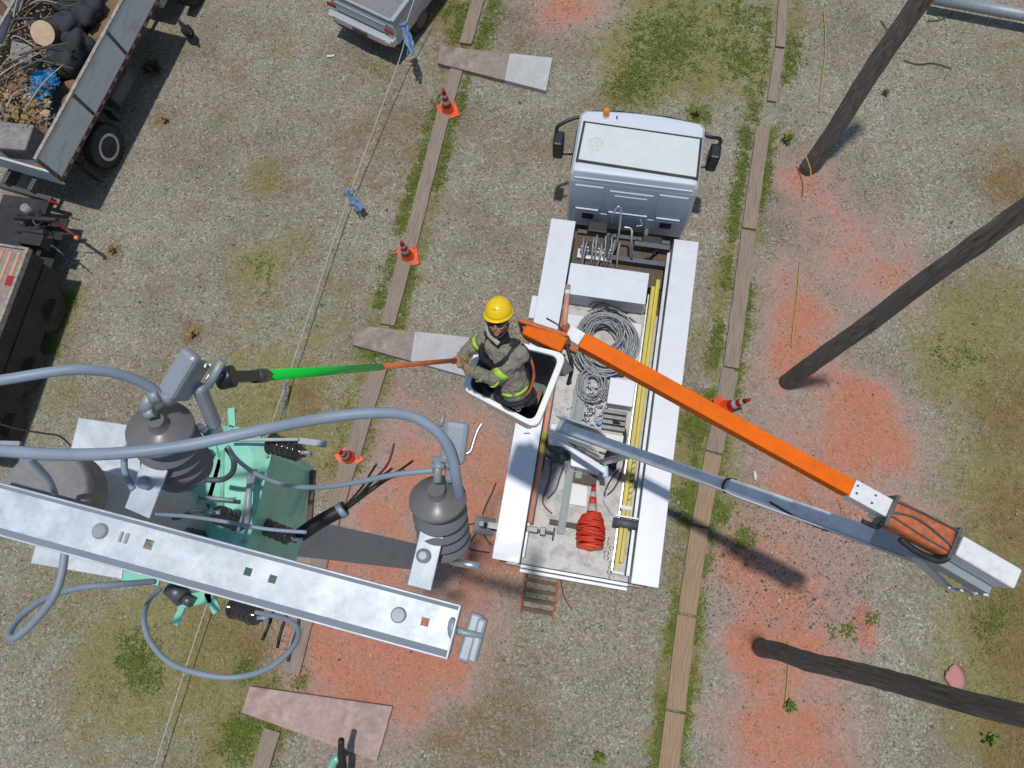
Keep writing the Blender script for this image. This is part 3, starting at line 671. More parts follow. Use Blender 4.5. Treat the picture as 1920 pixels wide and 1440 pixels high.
# turret and boom --------------------------------------------------
tp = TI @ Vector((.16, 2.35, 0)); tx, ty_ = tp.x, tp.y
tu = tb('turret', 'dark_grey', MB().cyl((tx, ty_, .97), (tx, ty_, 1.2), .33, .32, 28).cyl((tx, ty_, 1.25), (tx, ty_, 1.62), .24, .2, 24), .006)
tb('turret_column', 'light_grey', MB().box(tx - .17, tx + .17, ty_ - .15, ty_ + .15, 1.6, 2.1), .02, tu)
W = lambda v: v                                      # boom parts are given in world coordinates
A0 = at(1050, 801, 2.45); A1 = at(1876, 1092, 6.05)    # lower boom
def wb(name, mats, mb_, bevel=0.0, parent=None): return mb_.build(name, mats, parent or truck, bevel=bevel)
dirA = (A1 - A0).normalized()
def onA(t): return A0.lerp(A1, t)
lb = wb('lower_boom', 'boom_grey', MB().obox(onA(0.02), onA(.56), .155, .18, w1=.15, h1=.18), .012)
wb('outer_sleeve', 'boom_grey', MB().obox(onA(.50), onA(.93), .185, .22, w1=.20), .014, lb)
up = Vector((0, 0, 1)); sA = dirA.cross(up).normalized(); uA = sA.cross(dirA)
if sA.y > 0: sA = -sA                               # toward the viewer's lower side
wb('sunlit_edge_strip', 'white_paint', MB().tube([onA(.03) + sA * .09 + uA * .09, onA(.5) + sA * .09 + uA * .09, onA(.52) + sA * .11 + uA * .1, onA(.86) + sA * .118 + uA * .1], .014, 8), 0, lb)  # white strip standing in for the sunlit edge of the lower boom
mb = MB()
mb.tube(spl([onA(.495) + sA * .10 + uA * .02, onA(.493) + sA * .06 + uA * .12, onA(.495) - sA * .06 + uA * .125, onA(.51) - sA * .105 + uA * .05], 5), .016, 8)
mb.tube(spl([onA(.60) + sA * .04 + uA * .125, onA(.63) + sA * .08 + uA * .125, onA(.68) + sA * .112 + uA * .05, onA(.72) + sA * .112 + uA * .02], 5), .014, 8)
wb('hydraulic_hose', 'black_rubber', mb, 0, lb)
# boom foot: twin plates, lift cylinder, tie link
mb = MB()
for s_ in (-1, 1): mb.obox(onA(-.015) + sA * .14 * s_, onA(.13) + sA * .14 * s_, .03, .30)
mb.cyl(onA(.0) - sA * .2, onA(.0) + sA * .2, .05)
wb('boom_foot', 'light_grey', mb, .01, lb)
mb = MB()
l0, l1 = at(1035, 818, 2.1), at(1135, 884, 2.0)
mb.obox(l0, l1, .10, .12); mb.cyl(l0 - Vector((0, .12, 0)), l0 + Vector((0, .12, 0)), .04); mb.cyl(l1 - Vector((0, .1, 0)), l1 + Vector((0, .1, 0)), .05)
wb('tie_link', 'light_grey', mb, .01, lb)
wb('lift_cylinder', 'steel', MB().cyl(at(1125, 868, 1.9), onA(.22) - uA * .16, .055).cyl(onA(.22) - uA * .16, onA(.36) - uA * .15, .03), 0, lb)
# knuckle
K = at(1862, 1098, 6.1)
sB_p = at(1640, 1010, 6.0)
mb = MB()
mb.obox(onA(.80) + uA * .04 - sA * .02, onA(.985) + uA * .04 - sA * .02, .25, .24)
kn = wb('knuckle', 'fuse_grey', mb, .02)  # shaded grey in the colour, as on the boom end base
k0, k1 = at(1722, 1050, 6.05), at(1778, 1103, 5.75)
mb = MB().obox(k0, k1, .035, .16); mb.obox(at(1808, 1072, 6.15), at(1818, 1108, 5.9), .035, .14); mb.obox(k1, at(1850, 1116, 5.8), .03, .12)
wb('knuckle_link', 'light_grey', mb, .008, kn)
for px_, py_ in ((1778, 1104), (1825, 1110), (1842, 1108)):
    c_ = at(px_, py_, 5.9); wb('pivot_pin', 'steel', MB().cyl(c_ - Vector((0, .03, .03)), c_ + Vector((0, .03, .03)), .022, n=12), 0, kn)
# upper boom
def bz(x): return 7.0 + (6.55 - 7.0) * (x - 1070) / (1890 - 1070)
def onB(px, py): return at(px, py, bz(px))
B0, B1, B2, B3 = onB(1064, 624), onB(1090, 640), onB(1591, 916), onB(1890, 1085)
ub = wb('upper_boom', 'orange_paint', MB().obox(B1, B2, .168, .17, w1=.160, h1=.165), .008)
dirB = (B3 - B1).normalized(); sB = dirB.cross(up).normalized(); uB = sB.cross(dirB)
if sB.y > 0: sB = -sB
wb('fiberglass_tip', 'fiberglass_white', MB().obox(B0, B1 - dirB * .002, .15, .15), .01, ub)
B25 = onB(1655, 951)
wb('boom_insert', 'fiberglass_white', MB().obox(B2 + dirB * .002, B25 + dirB * .05, .19, .17), .008, ub)
for px_, py_ in ((1600, 912), (1598, 926), (1633, 930), (1626, 944)):
    c_ = onB(px_, py_) + uB * .085; wb('insert_bolt', 'dark_metal', MB().cyl(c_, c_ + uB * .012, .012, n=8), 0, ub)
B4, B5 = onB(1660, 958), onB(1776, 1018)
cov = wb('pivot_cover', 'rust_orange', MB().obox(B4, B5, .30, .24), .05, ub)
mb = MB()
for t in (0.0, 1.0):
    c_ = B4.lerp(B5, t); mb.obox(c_ - dirB * .015, c_ + dirB * .015, .33, .27)
mb.tube(spl([B4 + sB * .02 + uB * .13, B4.lerp(B5, .4) - sB * .04 + uB * .135, B5 + sB * .05 + uB * .13], 6), .012, 6)
mb.tube(spl([B4 - sB * .1 + uB * .13, B4.lerp(B5, .5) - sB * .12 + uB * .13, B5 - sB * .12 + uB * .125], 6), .012, 6)
mb.tube(spl([B4 + sB * .05 + uB * .13, B4.lerp(B5, .55) + sB * .09 + uB * .133, B5 + sB * .1 + uB * .125], 6), .009, 6)
wb('cover_strap', 'dark_metal', mb, .004, cov)
mb = MB(); c_ = B4.lerp(B5, .72) + sB * .17 - uB * .08
mb.tube(spl([c_ - dirB * .2, c_ + sB * .03, c_ + dirB * .22, c_ + dirB * .3 - sB * .1], 6), .035, 8)
c_ = B4 + sB * .15 - uB * .02; mb.tube(spl([c_ + uB * .1 - dirB * .02, c_ + sB * .03, c_ - dirB * .15 + sB * .05], 6), .025, 8)
wb('hydraulic_hose', 'black_rubber', mb, 0, ub)
wb('boom_end', 'fiberglass_white', MB().obox(onB(1782, 1022), B3, .21, .30), .02, ub)
wb('boom_end_base', 'fuse_grey', MB().obox(onB(1782, 1022) + sB * .05 - uB * .27, B3 + sB * .05 - uB * .27, .27, .22), .012, ub)  # shaded grey put into the colour of this sunlit part
wb('telescopic_sleeve', 'boom_grey', MB().obox(B25 + sB * .02 - uB * .16, B5 + sB * .06 - uB * .18, .16, .14), .01, ub)
# boom tip head at the bucket: rusty orange cradle, sheave, hoses
c0, c1 = at(978, 600, 7.25), at(1058, 640, 7.2)
hd = wb('boom_head', 'rust_orange', MB().obox(at(972, 602, 7.2), at(1062, 630, 7.15), .045, .10), .01)
wb('control_box', 'orange_paint', MB().obox(at(985, 615, 7.15), at(1058, 650, 7.15), .17, .12), .02, hd)
mb = MB()
for k in range(7):
    a_ = at(985 + k * 10, 628 + k * 4, 7.12 + rr.uniform(-.03, .03)); mb.ell(a_, (.03, .03, .025), 8, 6)
mb.tube(spl([at(975, 605, 7.2), at(985, 632, 7.1), at(1020, 652, 7.08), at(1060, 668, 7.05)], 6), .018, 7)
mb.tube(spl([at(1058, 632, 7.1), at(1066, 660, 7.1), at(1072, 690, 7.0), at(1065, 720, 6.8)], 6), .022, 7)
wb('control_hose', 'black_rubber', mb, 0, hd)
wb('jib_pole', 'faded_orange', MB().cyl(at(1065, 535, 7.05) , at(1058, 612, 7.1), .028), 0, hd)
wb('jib_tip', 'white_cloth', MB().cyl(at(1064.5, 545, 7.06), at(1064, 552, 7.06), .031), 0, hd)
wb('head_lever', 'dark_metal', MB().tube([at(1025, 597, 7.2), at(1045, 608, 7.25), at(1055, 620, 7.2)], .010, 8), 0, hd)
wb('head_pin', 'dark_metal', MB().cyl(at(1062, 634, 7.06), at(1064, 640, 7.16), .035), 0, hd)
wb('pivot_block', 'rust_orange', MB().obox(at(1055, 640, 7.0), at(1085, 655, 6.98), .12, .10).cyl(at(1062, 610, 7.02), at(1056, 622, 7.12), .04), .01, hd)
# bucket -------------------------------------------------------------
bq = [at(903, 624, 7.2), at(1064, 664, 7.2), at(1007, 806, 7.2), at(864, 730, 7.2)]
bc_ = sum(bq, Vector()) / 4
def rrect(q, z, sc, rad, n=6):
    c = sum(q, Vector()) / 4; qq = [c + (p - c) * sc for p in q]; out = []
    for i in range(4):
        p = qq[i]; a = (qq[i - 1] - p).normalized(); b = (qq[(i + 1) % 4] - p).normalized()
        s0 = p + a * rad; s1 = p + b * rad
        for k in range(n + 1):
            t = k / n; v = s0 * (1 - t) ** 2 + p * 2 * t * (1 - t) + s1 * t * t; out.append((v.x, v.y, z))
    return out
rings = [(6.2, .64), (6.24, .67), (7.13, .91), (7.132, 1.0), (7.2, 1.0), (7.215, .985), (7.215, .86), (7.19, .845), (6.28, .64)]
vs = []; L_ = [rrect(bq, z, s_, .11 * s_) for z, s_ in rings]; n = len(L_[0])
for l in L_: vs += l
fs = [list(range(n)), [len(vs) - n + i for i in range(n)]]
for k in range(len(L_) - 1):
    for i in range(n): fs.append([k * n + i, k * n + (i + 1) % n, (k + 1) * n + (i + 1) % n, (k + 1) * n + i][::-1])
mbk = MB(); mbk.add(vs, fs)
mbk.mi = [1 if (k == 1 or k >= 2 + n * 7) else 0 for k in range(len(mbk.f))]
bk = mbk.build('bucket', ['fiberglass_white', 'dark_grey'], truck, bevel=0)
for p in bk.data.polygons: p.use_smooth = False
# mounting bracket between bucket and boom head, label plate
wb('bucket_mount', 'dark_metal', MB().obox(at(1030, 655, 7.0), at(1060, 700, 6.9), .12, .35), .01, bk)
pl = at(988, 812, 7.06); wb('label_plate', 'white_cloth', MB().obox(pl - Vector((.03, .0, 0)), pl + Vector((.03, -.0, 0)), .006, .06), 0, bk)
# ------------------------------------------------------------------ things lying on the truck deck (truck coordinates, then placed)
def on_truck(mb_, name, mats, label, cat, group=None, bevel=0.0):
    o = mb_.build(name, mats, bevel=bevel); o.matrix_world = TM; WM[o.name] = TM
    # origin to the object's own base
    vs = [v.co for v in o.data.vertices]; c = Vector((sum(v.x for v in vs) / len(vs), sum(v.y for v in vs) / len(vs), min(v.z for v in vs)))
    o.data.transform(Matrix.Translation(-c)); M = TM @ Matrix.Translation(c); o.matrix_world = M; WM[o.name] = M
    return tag(o, label, cat, group)
def tthing(name, label, cat, loc, group=None):
    o = thing(name, label, cat, TM @ Vector(loc), TA, group); return o
def tpart(name, mats, mb_, par, bevel=0.0):
    o = mb_.build(name, mats, bevel=bevel)
    M = WM[par.name].inverted() @ TM; o.data.transform(M); o.parent = par; WM[o.name] = WM[par.name]; return o
# yellow extension ladder on edge
yl = tthing('extension_ladder', 'yellow fibreglass extension ladder lying along the right side box', 'ladder', (.7, 2.9, 1.3))
tpart('rail', 'yellow_fiberglass', MB().box(.635, .69, .12, 5.45, 1.27, 1.33).box(.62, .635, .12, 5.45, 1.25, 1.35), yl, .004)
tpart('rail', 'yellow_fiberglass', MB().box(.697, .755, .3, 5.6, 1.28, 1.34).box(.755, .77, .3, 5.6, 1.25, 1.36), yl, .004)
mb = MB()
for k in range(17): mb.cyl((.64, .35 + k * .3, 1.29), (.74, .35 + k * .3, 1.02), .016, n=8)
mb.box(.60, .68, .13, 5.4, .99, 1.03)
tpart('rung', 'steel', mb, yl)
tpart('end_cap', 'white_cloth', MB().box(.59, .79, .1, .15, 1.22, 1.37).box(.6, .79, 1.2, 1.27, 1.33, 1.385), yl, .004)
# striped reflective tape on the ladder
for k in range(8): tpart('black_tape', 'black_plastic', MB().hexa([(.70, 1.35 + k * .11), (.752, 1.39 + k * .11), (.752, 1.43 + k * .11), (.70, 1.39 + k * .11)], 1.341, 1.344), yl)
# faded orange pole at the left
pk = tthing('insulated_pole', 'faded orange insulated pole lying along the left side box', 'pole', (-.93, 2.5, 1.25))
tpart('shaft', 'faded_orange', MB().cyl((-.93, .7, 1.28), (-.93, 5.0, 1.28), .05), pk)
tpart('yellow_sleeve', 'yellow_fiberglass', MB().cyl((-.93, 1.95, 1.28), (-.93, 2.35, 1.28), .054), pk)
tpart('tip', 'white_cloth', MB().cyl((-.93, 4.75, 1.28), (-.93, 4.83, 1.28), .053), pk)
# galvanized channels
def chan(x0, x1, y0, y1, z, label):
    mb = MB().box(x0, x1, y0, y1, z, z + .012).box(x0, x0 + .012, y0, y1, z + .012, z + .07).box(x1 - .012, x1, y0, y1, z + .012, z + .07)
    return on_truck(mb, 'steel_channel', 'channel_grey', label, 'steel channel', 'steel channels on the truck deck', .003)
chan(-.44, -.30, .62, 3.6, 1.10, 'longer grey steel channel lying lengthwise on the deck under the bucket')
chan(-.27, -.15, 1.65, 2.5, 1.05, 'short grey steel channel to the right of the longer one on the deck')
for y in (.75, 2.4): tb('deck_batten', 'plank_wood', MB().box(-.6, .3, y, y + .1, .97, 1.045), .005)
# cable coils
def coil(cx, cy, z, rx, ry, turns, label, seed, r=.014):
    rr = random.Random(seed); mb = MB()
    for k in range(turns):
        f = .62 + .38 * rr.random(); zz = z + rr.random() * .22; ph = rr.uniform(0, 6.3)
        pts = []
        for i in range(41):
            a = ph + 2 * math.pi * i / 40
            w = 1 + .04 * math.sin(3 * a + k)
            pts.append((cx + rr.uniform(-.004, .004) + rx * f * w * math.cos(a) + .03 * math.sin(k * 2.3), cy + ry * f * w * math.sin(a) + .03 * math.cos(k * 1.7), zz + .03 * math.sin(2 * a + k)))
        mb.tube(pts, r * rr.uniform(.8, 1.3), 6)
    return on_truck(mb, 'cable_coil', 'wire_coil', label, 'cable coil', 'coils of grey cable on the truck deck')
coil(-.08, 4.25, 1.0, .60, .66, 26, 'large coil of grey cable behind the white cabinet', 1, .015)
coil(-.12, 4.35, 1.15, .36, .36, 12, 'smaller coil of dark wire inside the large grey coil', 2, .013)
coil(-.22, 3.38, .99, .28, .34, 12, 'tangled coil of silvery wire between the bucket and the small white box', 5, .014)
mb = MB().tube(spl([(-.42, 4.85, 1.3), (-.25, 4.95, 1.4), (.0, 4.88, 1.42), (.25, 4.8, 1.4)], 6), .022, 8)
on_truck(mb, 'black_hose', 'black_rubber', 'short black hose bent over the top of the large grey coil', 'hose')
mb = MB().tube(spl([(-.5, 4.9, 1.28), (-.38, 4.96, 1.36), (-.22, 4.86, 1.4)], 6), .012, 8)
on_truck(mb, 'red_wire', 'red_cable', 'short red wire lying on the large grey coil', 'wire')
# under-coil white boxes
on_truck(MB().box(-.9, -.55, 4.3, 4.75, .972, 1.1), 'white_crate', 'white_paint', 'low white box partly under the left side of the large coil', 'box', None, .01)
on_truck(MB().box(.3, .56, 4.0, 4.75, .972, 1.12), 'white_crate', 'white_paint', 'low white box partly under the right side of the large coil', 'box', None, .01)
bx = on_truck(MB().box(.1, .57, 3.06, 3.56, .972, 1.3), 'white_crate', 'white_paint', 'small square white box under the orange boom beside the yellow ladder', 'box', None, .012)
# pile of dark slats
for k in range(4):
    on_truck(MB().box(.08, .5, 2.62 + k * .1, 2.69 + k * .1, .972, 1.14 + .015 * (k % 2)), 'steel_bar', 'dark_metal', 'dark steel slats racked side by side below the small white box', 'steel slat', 'dark slats on the truck deck', .004)
on_truck(MB().box(.0, .5, 2.38, 2.55, .972, 1.1), 'timber_block', 'hatch_paint', 'pale timber block below the dark slats', 'block', None, .01)
# assorted line hardware
rr = random.Random(11)
for k in range(34):
    x, y = rr.uniform(-.27, .08), rr.uniform(2.5, 3.4); mb = MB(); r = rr.uniform(.02, .045); L = rr.uniform(.06, .16); a = rr.uniform(0, 6.3)
    p0 = Vector((x, y, 1.0 + r)); p1 = p0 + Vector((math.cos(a) * L, math.sin(a) * L, rr.uniform(0, .08)))
    mb.prof(p0, p1, [(0, r), (.15, r), (.2, r * .55), (.7, r * .55), (.75, r * .95), (1, r * .95)], 10)
    on_truck(mb, 'line_fitting', 'steel' if k % 3 else 'light_grey', 'small metal line fitting in the heap of hardware beside the small white box', 'fitting', 'heap of metal fittings on the truck deck')
on_truck(MB().cyl((.02, 2.72, 1.1), (.02, 2.72, 1.16), .05, n=16), 'blue_ball', 'tarp_blue', 'round blue disc on the heap of metal fittings', 'disc')
cl_m = ('wire_coil', 'black_rubber', 'steel', 'dark_grey', 'light_grey')
for k, (x0_, y0_, x1_, y1_) in enumerate(((-.5, 3.6, -.2, 3.9), (.15, 3.7, .5, 3.95), (-.6, 2.9, -.5, 3.5), (.1, 2.2, .5, 2.3), (-.1, 3.0, .1, 2.5), (.3, 4.9, .55, 4.3), (-.75, 4.0, -.6, 3.4), (.15, 1.9, .55, 2.15), (-.7, 1.2, -.5, 1.8), (.3, 1.6, .5, 1.1), (-.1, 5.78, .5, 5.9), (.45, 6.2, .8, 6.5), (-.6, 5.7, -.2, 5.85))):
    q0, q1 = Vector((x0_, y0_, 1.0)), Vector((x1_, y1_, 1.02)); md = q0.lerp(q1, .5) + Vector((rr.uniform(-.15, .15), rr.uniform(-.15, .15), .06))
    if y0_ > 5.6: q0.z = q1.z = .88
    on_truck(MB().tube(spl([q0, q0.lerp(md, .5) + Vector((.04, -.03, 0)), md, q1], 6), rr.uniform(.010, .022), 7), 'loose_hose', cl_m[k % 5], 'loose short hoses and cable ends strewn about the truck deck', 'hose', 'loose hoses on the truck deck')
# black bag and cable under the boom
c_ = tl(1148, 858, 1.15)
mb = MB().ell((c_.x, c_.y, 1.12), (.13, .24, .14), 16, 10, wob=.5, seed=3).ell((c_.x + .07, c_.y + .2, 1.1), (.1, .12, .1), 12, 8, wob=.5, seed=5)
on_truck(mb, 'tool_bag', 'harness', 'crumpled black tool bag under the grey lower boom', 'bag')
pts = [tl(1160, 880, 1.2), tl(1142, 905, 1.05), tl(1133, 930, 1.0), tl(1148, 920, 1.0), tl(1160, 900, 1.02), tl(1170, 870, 1.1), tl(1172, 845, 1.2)]
on_truck(MB().tube(spl(pts, 6), .014, 7), 'black_lead', 'black_rubber', 'looped black lead hanging from the black tool bag to the deck', 'cable')
pts = [tl(1150, 790, 1.2), tl(1168, 800, 1.1), tl(1172, 825, 1.1), tl(1160, 850, 1.15)]
on_truck(MB().tube(spl(pts, 6), .03, 8), 'thick_black_hose', 'black_rubber', 'thick black hose beside the yellow ladder above the grey boom', 'hose')
# white plate under the boom foot
q = [tl(1070, 842, 1.5), tl(1128, 868, 1.5), tl(1124, 886, 1.5), tl(1070, 872, 1.5)]
on_truck(MB().hexa([(p.x, p.y) for p in q][::-1], .975, 1.45), 'white_tool_case', 'white_paint', 'white case on the deck just below the fork of the grey boom', 'case', None, .01)
q = [tl(1060, 880, 1.1), tl(1120, 893, 1.1), tl(1118, 912, 1.1), tl(1060, 900, 1.1)]
on_truck(MB().hexa([(p.x, p.y) for p in q][::-1], .975, 1.06), 'deck_plank', 'plank_wood', 'brown plank lying across the deck below the white case', 'plank', None, .006)
q = [tl(1068, 905, 1.05), tl(1102, 912, 1.05), tl(1100, 950, 1.05), tl(1066, 945, 1.05)]
on_truck(MB().hexa([(p.x, p.y) for p in q][::-1], .975, 1.03), 'flat_tray', 'hatch_paint', 'flat pale tray between the steel channels and the wound cone', 'tray', None, .006)
# red lead along the left
pts = [tl(1034, 868, 1.1), tl(1030, 900, 1.0), tl(1018, 935, 1.0), tl(1022, 950, 1.0), tl(1035, 963, 1.0)]
on_truck(MB().tube(spl(pts, 6), .012, 7), 'red_lead', 'red_cable', 'thin red lead lying on the deck left of the steel channels', 'cable')
# lying cone wound with red cord
cn = tthing('wound_cone', 'traffic cone lying on the deck with bright red cord wound round it', 'cone', (.13, .95, .98))
t0 = tl(1114, 908, 1.14); t1 = tl(1106, 1024, 1.2); 
ax0 = Vector((t1.x, t1.y, 1.19)); ax1 = Vector((t0.x, t0.y, 1.05)); dd = ax1 - ax0
segs = [(0, .42, 'cone_red', 'cone_body'), (.42, .55, 'cone_red', 'cone_body'), (.55, .68, 'cone_band', 'reflective_band'), (.68, .79, 'cord_red', 'cone_body'), (.79, .89, 'cone_band', 'reflective_band'), (.89, 1, 'cone_red', 'cone_body')]
def cr(t): return .165 * (1 - t) + .035 * t
for a, b, m_, nm in segs:
    tpart(nm, m_, MB().prof(ax0 + dd * a, ax0 + dd * b, [(0, cr(a)), (1, cr(b))], 24), cn)
bp_ = ax0 - dd.normalized() * .02
sd = dd.normalized().cross(Vector((0, 0, 1))).normalized(); uu = sd.cross(dd.normalized())
tpart('base', 'cone_orange', MB().prof(bp_ - dd.normalized() * .02, bp_ + dd.normalized() * .02, [(0, .21), (.3, .235), (1, .23)], 28), cn)
tpart('base_cup', 'cone_orange', MB().ell(bp_ - dd.normalized() * .01, (.115, .05, .115), 20, 10), cn)
mb = MB(); rr = random.Random(5)
for k in range(44):
    t = .03 + .50 * k / 44 + rr.uniform(-.01, .01); c_ = ax0 + dd * t; rad_ = cr(t) + .03 + .07 * math.sin((k + 6) / 52 * math.pi) + rr.uniform(0, .02)
    tilt = Matrix.Rotation(rr.uniform(-.22, .22), 3, 'Z') @ Matrix.Rotation(rr.uniform(-.15, .15), 3, 'X') @ Matrix(((sd.x, uu.x, dd.normalized().x), (sd.y, uu.y, dd.normalized().y), (sd.z, uu.z, dd.normalized().z)))
    mb.torus(c_, rad_, .0125, 28, 6, tilt)
tpart('wound_cord', 'cord_red', mb, cn)
# clamp roller at the right
a_, b_ = tl(1152, 977, 1.5), tl(1196, 985, 1.5)
ro = tthing('clamp_roller', 'dark grey roller resting across the yellow ladder', 'roller', (a_.x, a_.y, 1.3))
tpart('roller_body', 'dark_grey', MB().cyl((a_.x, a_.y, 1.45), (b_.x, b_.y, 1.45), .075, n=20), ro)
tpart('bracket', 'light_grey', MB().box(a_.x, b_.x, a_.y + .09, a_.y + .12, 1.37, 1.5).box(a_.x, a_.x + .04, a_.y - .05, a_.y + .09, 1.37, 1.44), ro, .004)
# vise on the left
c_ = tl(1000, 993, 1.25)
vi = tthing('bench_vise', 'rusty grey bench vise between the left side box and the steel channels', 'vise', (c_.x, c_.y, .97))
tpart('vise_body', 'dark_metal', MB().box(c_.x - .12, c_.x + .08, c_.y - .05, c_.y + .05, 1.0, 1.3).box(c_.x + .12, c_.x + .22, c_.y - .07, c_.y + .07, 1.15, 1.32).cyl((c_.x - .1, c_.y, 1.2), (c_.x + .38, c_.y, 1.2), .025), vi, .01)
tpart('vise_handle', 'dark_metal', MB().cyl((c_.x + .36, c_.y - .12, 1.2), (c_.x + .36, c_.y + .1, 1.24), .014), vi)
for k, (px0, py0, px1, py1, z1, mt, lb) in enumerate(((1032, 832, 1062, 862, 1.3, 'dark_grey', 'dark grey tool box on the deck under the fork of the grey boom'), (1066, 722, 1086, 800, 1.12, 'channel_grey', 'narrow grey steel tray beside the heap of fittings'), (1012, 846, 1024, 880, 1.15, 'dark_metal', 'small dark block beside the faded orange pole'), (1078, 806, 1106, 822, 1.2, 'black_plastic', 'black battery case just above the grey boom'))):
    a_ = tl(px0, py1, z1); b2_ = tl(px1, py0, z1); on_truck(MB().box(min(a_.x, b2_.x), max(a_.x, b2_.x), min(a_.y, b2_.y), max(a_.y, b2_.y), .972, z1), 'tool_box', mt, lb, 'box', None, .012)
# thin wire rings on rear deck
mb = MB()
for k in range(5): mb.torus((tl(1062, 1010 - k * 6, 1.0).x + .02 * k, tl(1062, 1015 - k * 9, 1.0).y, .985 + .008 * k), .085 - .008 * k, .004, 24, 5)
on_truck(mb, 'thin_wire_rings', 'steel', 'loose rings of thin bright wire beside the wound cone', 'wire')
mb = MB()
rr = random.Random(4)
for k in range(9):
    p = tl(1140 + rr.uniform(-6, 8), 1010 + k * 9, 1.0); mb.torus((p.x, p.y, 1.0 + rr.uniform(0, .05)), .04, .009, 14, 5, Matrix.Rotation(rr.uniform(-1, 1), 3, 'X'))
on_truck(mb, 'chain', 'steel', 'short chain heaped at the rear right corner of the deck', 'chain')
o = on_truck(MB().box(tl(1100, 1060, 1).x - .05, tl(1100, 1060, 1).x + .06, tl(1100, 1060, 1).y - .01, tl(1100, 1060, 1).y + .03, .971, .995), 'steel_clip', 'dark_metal', 'small dark steel clip on the rear edge of the white deck', 'clip', None, .004)
# red rope hanging by the ladder
pts = [tl(1052, 1085, .8), tl(1054, 1105, .5), tl(1062, 1128, .2), tl(1072, 1142, .03)]
on_truck(MB().tube(spl(pts, 6), .011, 7), 'red_rope', 'cone_red', 'thin red rope hanging to the ground right of the rear ladder', 'rope')
# wire scraps on the ground left of the truck
for k, pp in enumerate(([(905, 965), (912, 945), (922, 925), (930, 905)], [(868, 985), (880, 983), (893, 981)], [(893, 1000), (880, 1018), (882, 1030), (918, 1036)], [(905, 1000), (915, 1015), (922, 1022)])):
    o = MB().tube(spl([at(x, y, .02) for x, y in pp], 6), .012, 6).build('wire_scrap', 'black_cable'); recenter(o, at(*pp[0]))
    tag(o, ('thin wire scrap running from the outrigger foot up to the side box', 'short wire scrap left of the outrigger foot', 'bent wire scrap hooking below the outrigger foot', 'short wire scrap just below the outrigger foot by the side box')[k], 'wire', 'wire scraps left of the truck')

# ------------------------------------------------------------------ concrete pole, crossarm, cutouts, transformer, cables
PB = Vector((-2.53, .34, 0))
cp = thing('concrete_pole', 'round grey concrete pole carrying the transformer and crossarm', 'pole', PB)
CT = at(84, 926, 10.72)
def onP(z): return PB.lerp(CT, z / 10.72)
MB().tube([onP(z) for z in (-.1, 2, 4, 6, 8, 10, 10.6)], [.235, .225, .21, .19, .178, .17, .17], 32).build('shaft', 'pole_shaft_lightened', cp)
MB().prof(onP(10.56), onP(10.74), [(0, .19), (.05, .215), (.9, .215), (1, .205)], 40).build('pole_cap', 'concrete_pole', cp)
# crossarm: open channel, web facing up, flanges rising
Z = 11.0
ca_l0, ca_r0 = at(-60, 889, Z), at(861, 1134, Z); ca_l1, ca_r1 = at(-75, 985, Z), at(840, 1231, Z)
arm = thing('galvanized_crossarm', 'bright galvanized steel channel crossarm running across the lower left', 'crossarm', (ca_l0 + ca_r1) / 2)
ex = (ca_r0 - ca_l0).normalized(); ey = (ca_l1 - ca_l0); ey = (ey - ex * ey.dot(ex)); wd = ey.length; ey.normalize(); ez = Vector((0, 0, 1))
L = (ca_r0 - ca_l0).length
def cw(u, v, w=0.0): return ca_l0 + ex * u + ey * v + ez * w
def uv(px, py):
    p = at(px, py, Z - .03) - ca_l0; return p.dot(ex), p.dot(ey)
holes = []
for (px, py) in ((279, 1021), (465, 1072), (511, 1086), (797, 1166)):
    u, v = uv(px, py); holes.append((u, v, .0165 if px != 279 else .020))
us = sorted({0.0, L} | {h[0] + s * h[2] for h in holes for s in (-1, 1)}); vsx = sorted({0.008, wd - .008} | {h[1] + s * h[2] for h in holes for s in (-1, 1)})
mb = MB(); T_ = .008; zt = -.03
def isin(u, v): return any(abs(u - h[0]) < h[2] and abs(v - h[1]) < h[2] for h in holes)
for i in range(len(us) - 1):
    for j in range(len(vsx) - 1):
        u0, u1, v0, v1 = us[i], us[i + 1], vsx[j], vsx[j + 1]
        if isin((u0 + u1) / 2, (v0 + v1) / 2): continue
        mb.add([cw(u0, v0, zt), cw(u1, v0, zt), cw(u1, v1, zt), cw(u0, v1, zt)], [[0, 3, 2, 1]])
        mb.add([cw(u0, v0, zt - T_), cw(u1, v0, zt - T_), cw(u1, v1, zt - T_), cw(u0, v1, zt - T_)], [[0, 1, 2, 3]])
for h in holes:
    u0, u1, v0, v1 = h[0] - h[2], h[0] + h[2], h[1] - h[2], h[1] + h[2]; c4_ = [(u0, v0), (u1, v0), (u1, v1), (u0, v1)]
    for k in range(4):
        a, b = c4_[k], c4_[(k + 1) % 4]; mb.add([cw(*a, zt), cw(*b, zt), cw(*b, zt - T_), cw(*a, zt - T_)], [[0, 1, 2, 3]])
mb.build('web', 'galvanized', arm)
for v0, v1, nm in ((0, .008, 'flange'), (wd - .008, wd, 'flange')):
    q = MB(); q.add([cw(u, v, w) for u in (0, L) for v in (v0, v1) for w in (-.04, .0)], [[0, 1, 3, 2], [4, 6, 7, 5], [0, 4, 5, 1], [2, 3, 7, 6], [1, 5, 7, 3], [0, 2, 6, 4]])
    q.build(nm, 'galvanized', arm, bevel=.002)
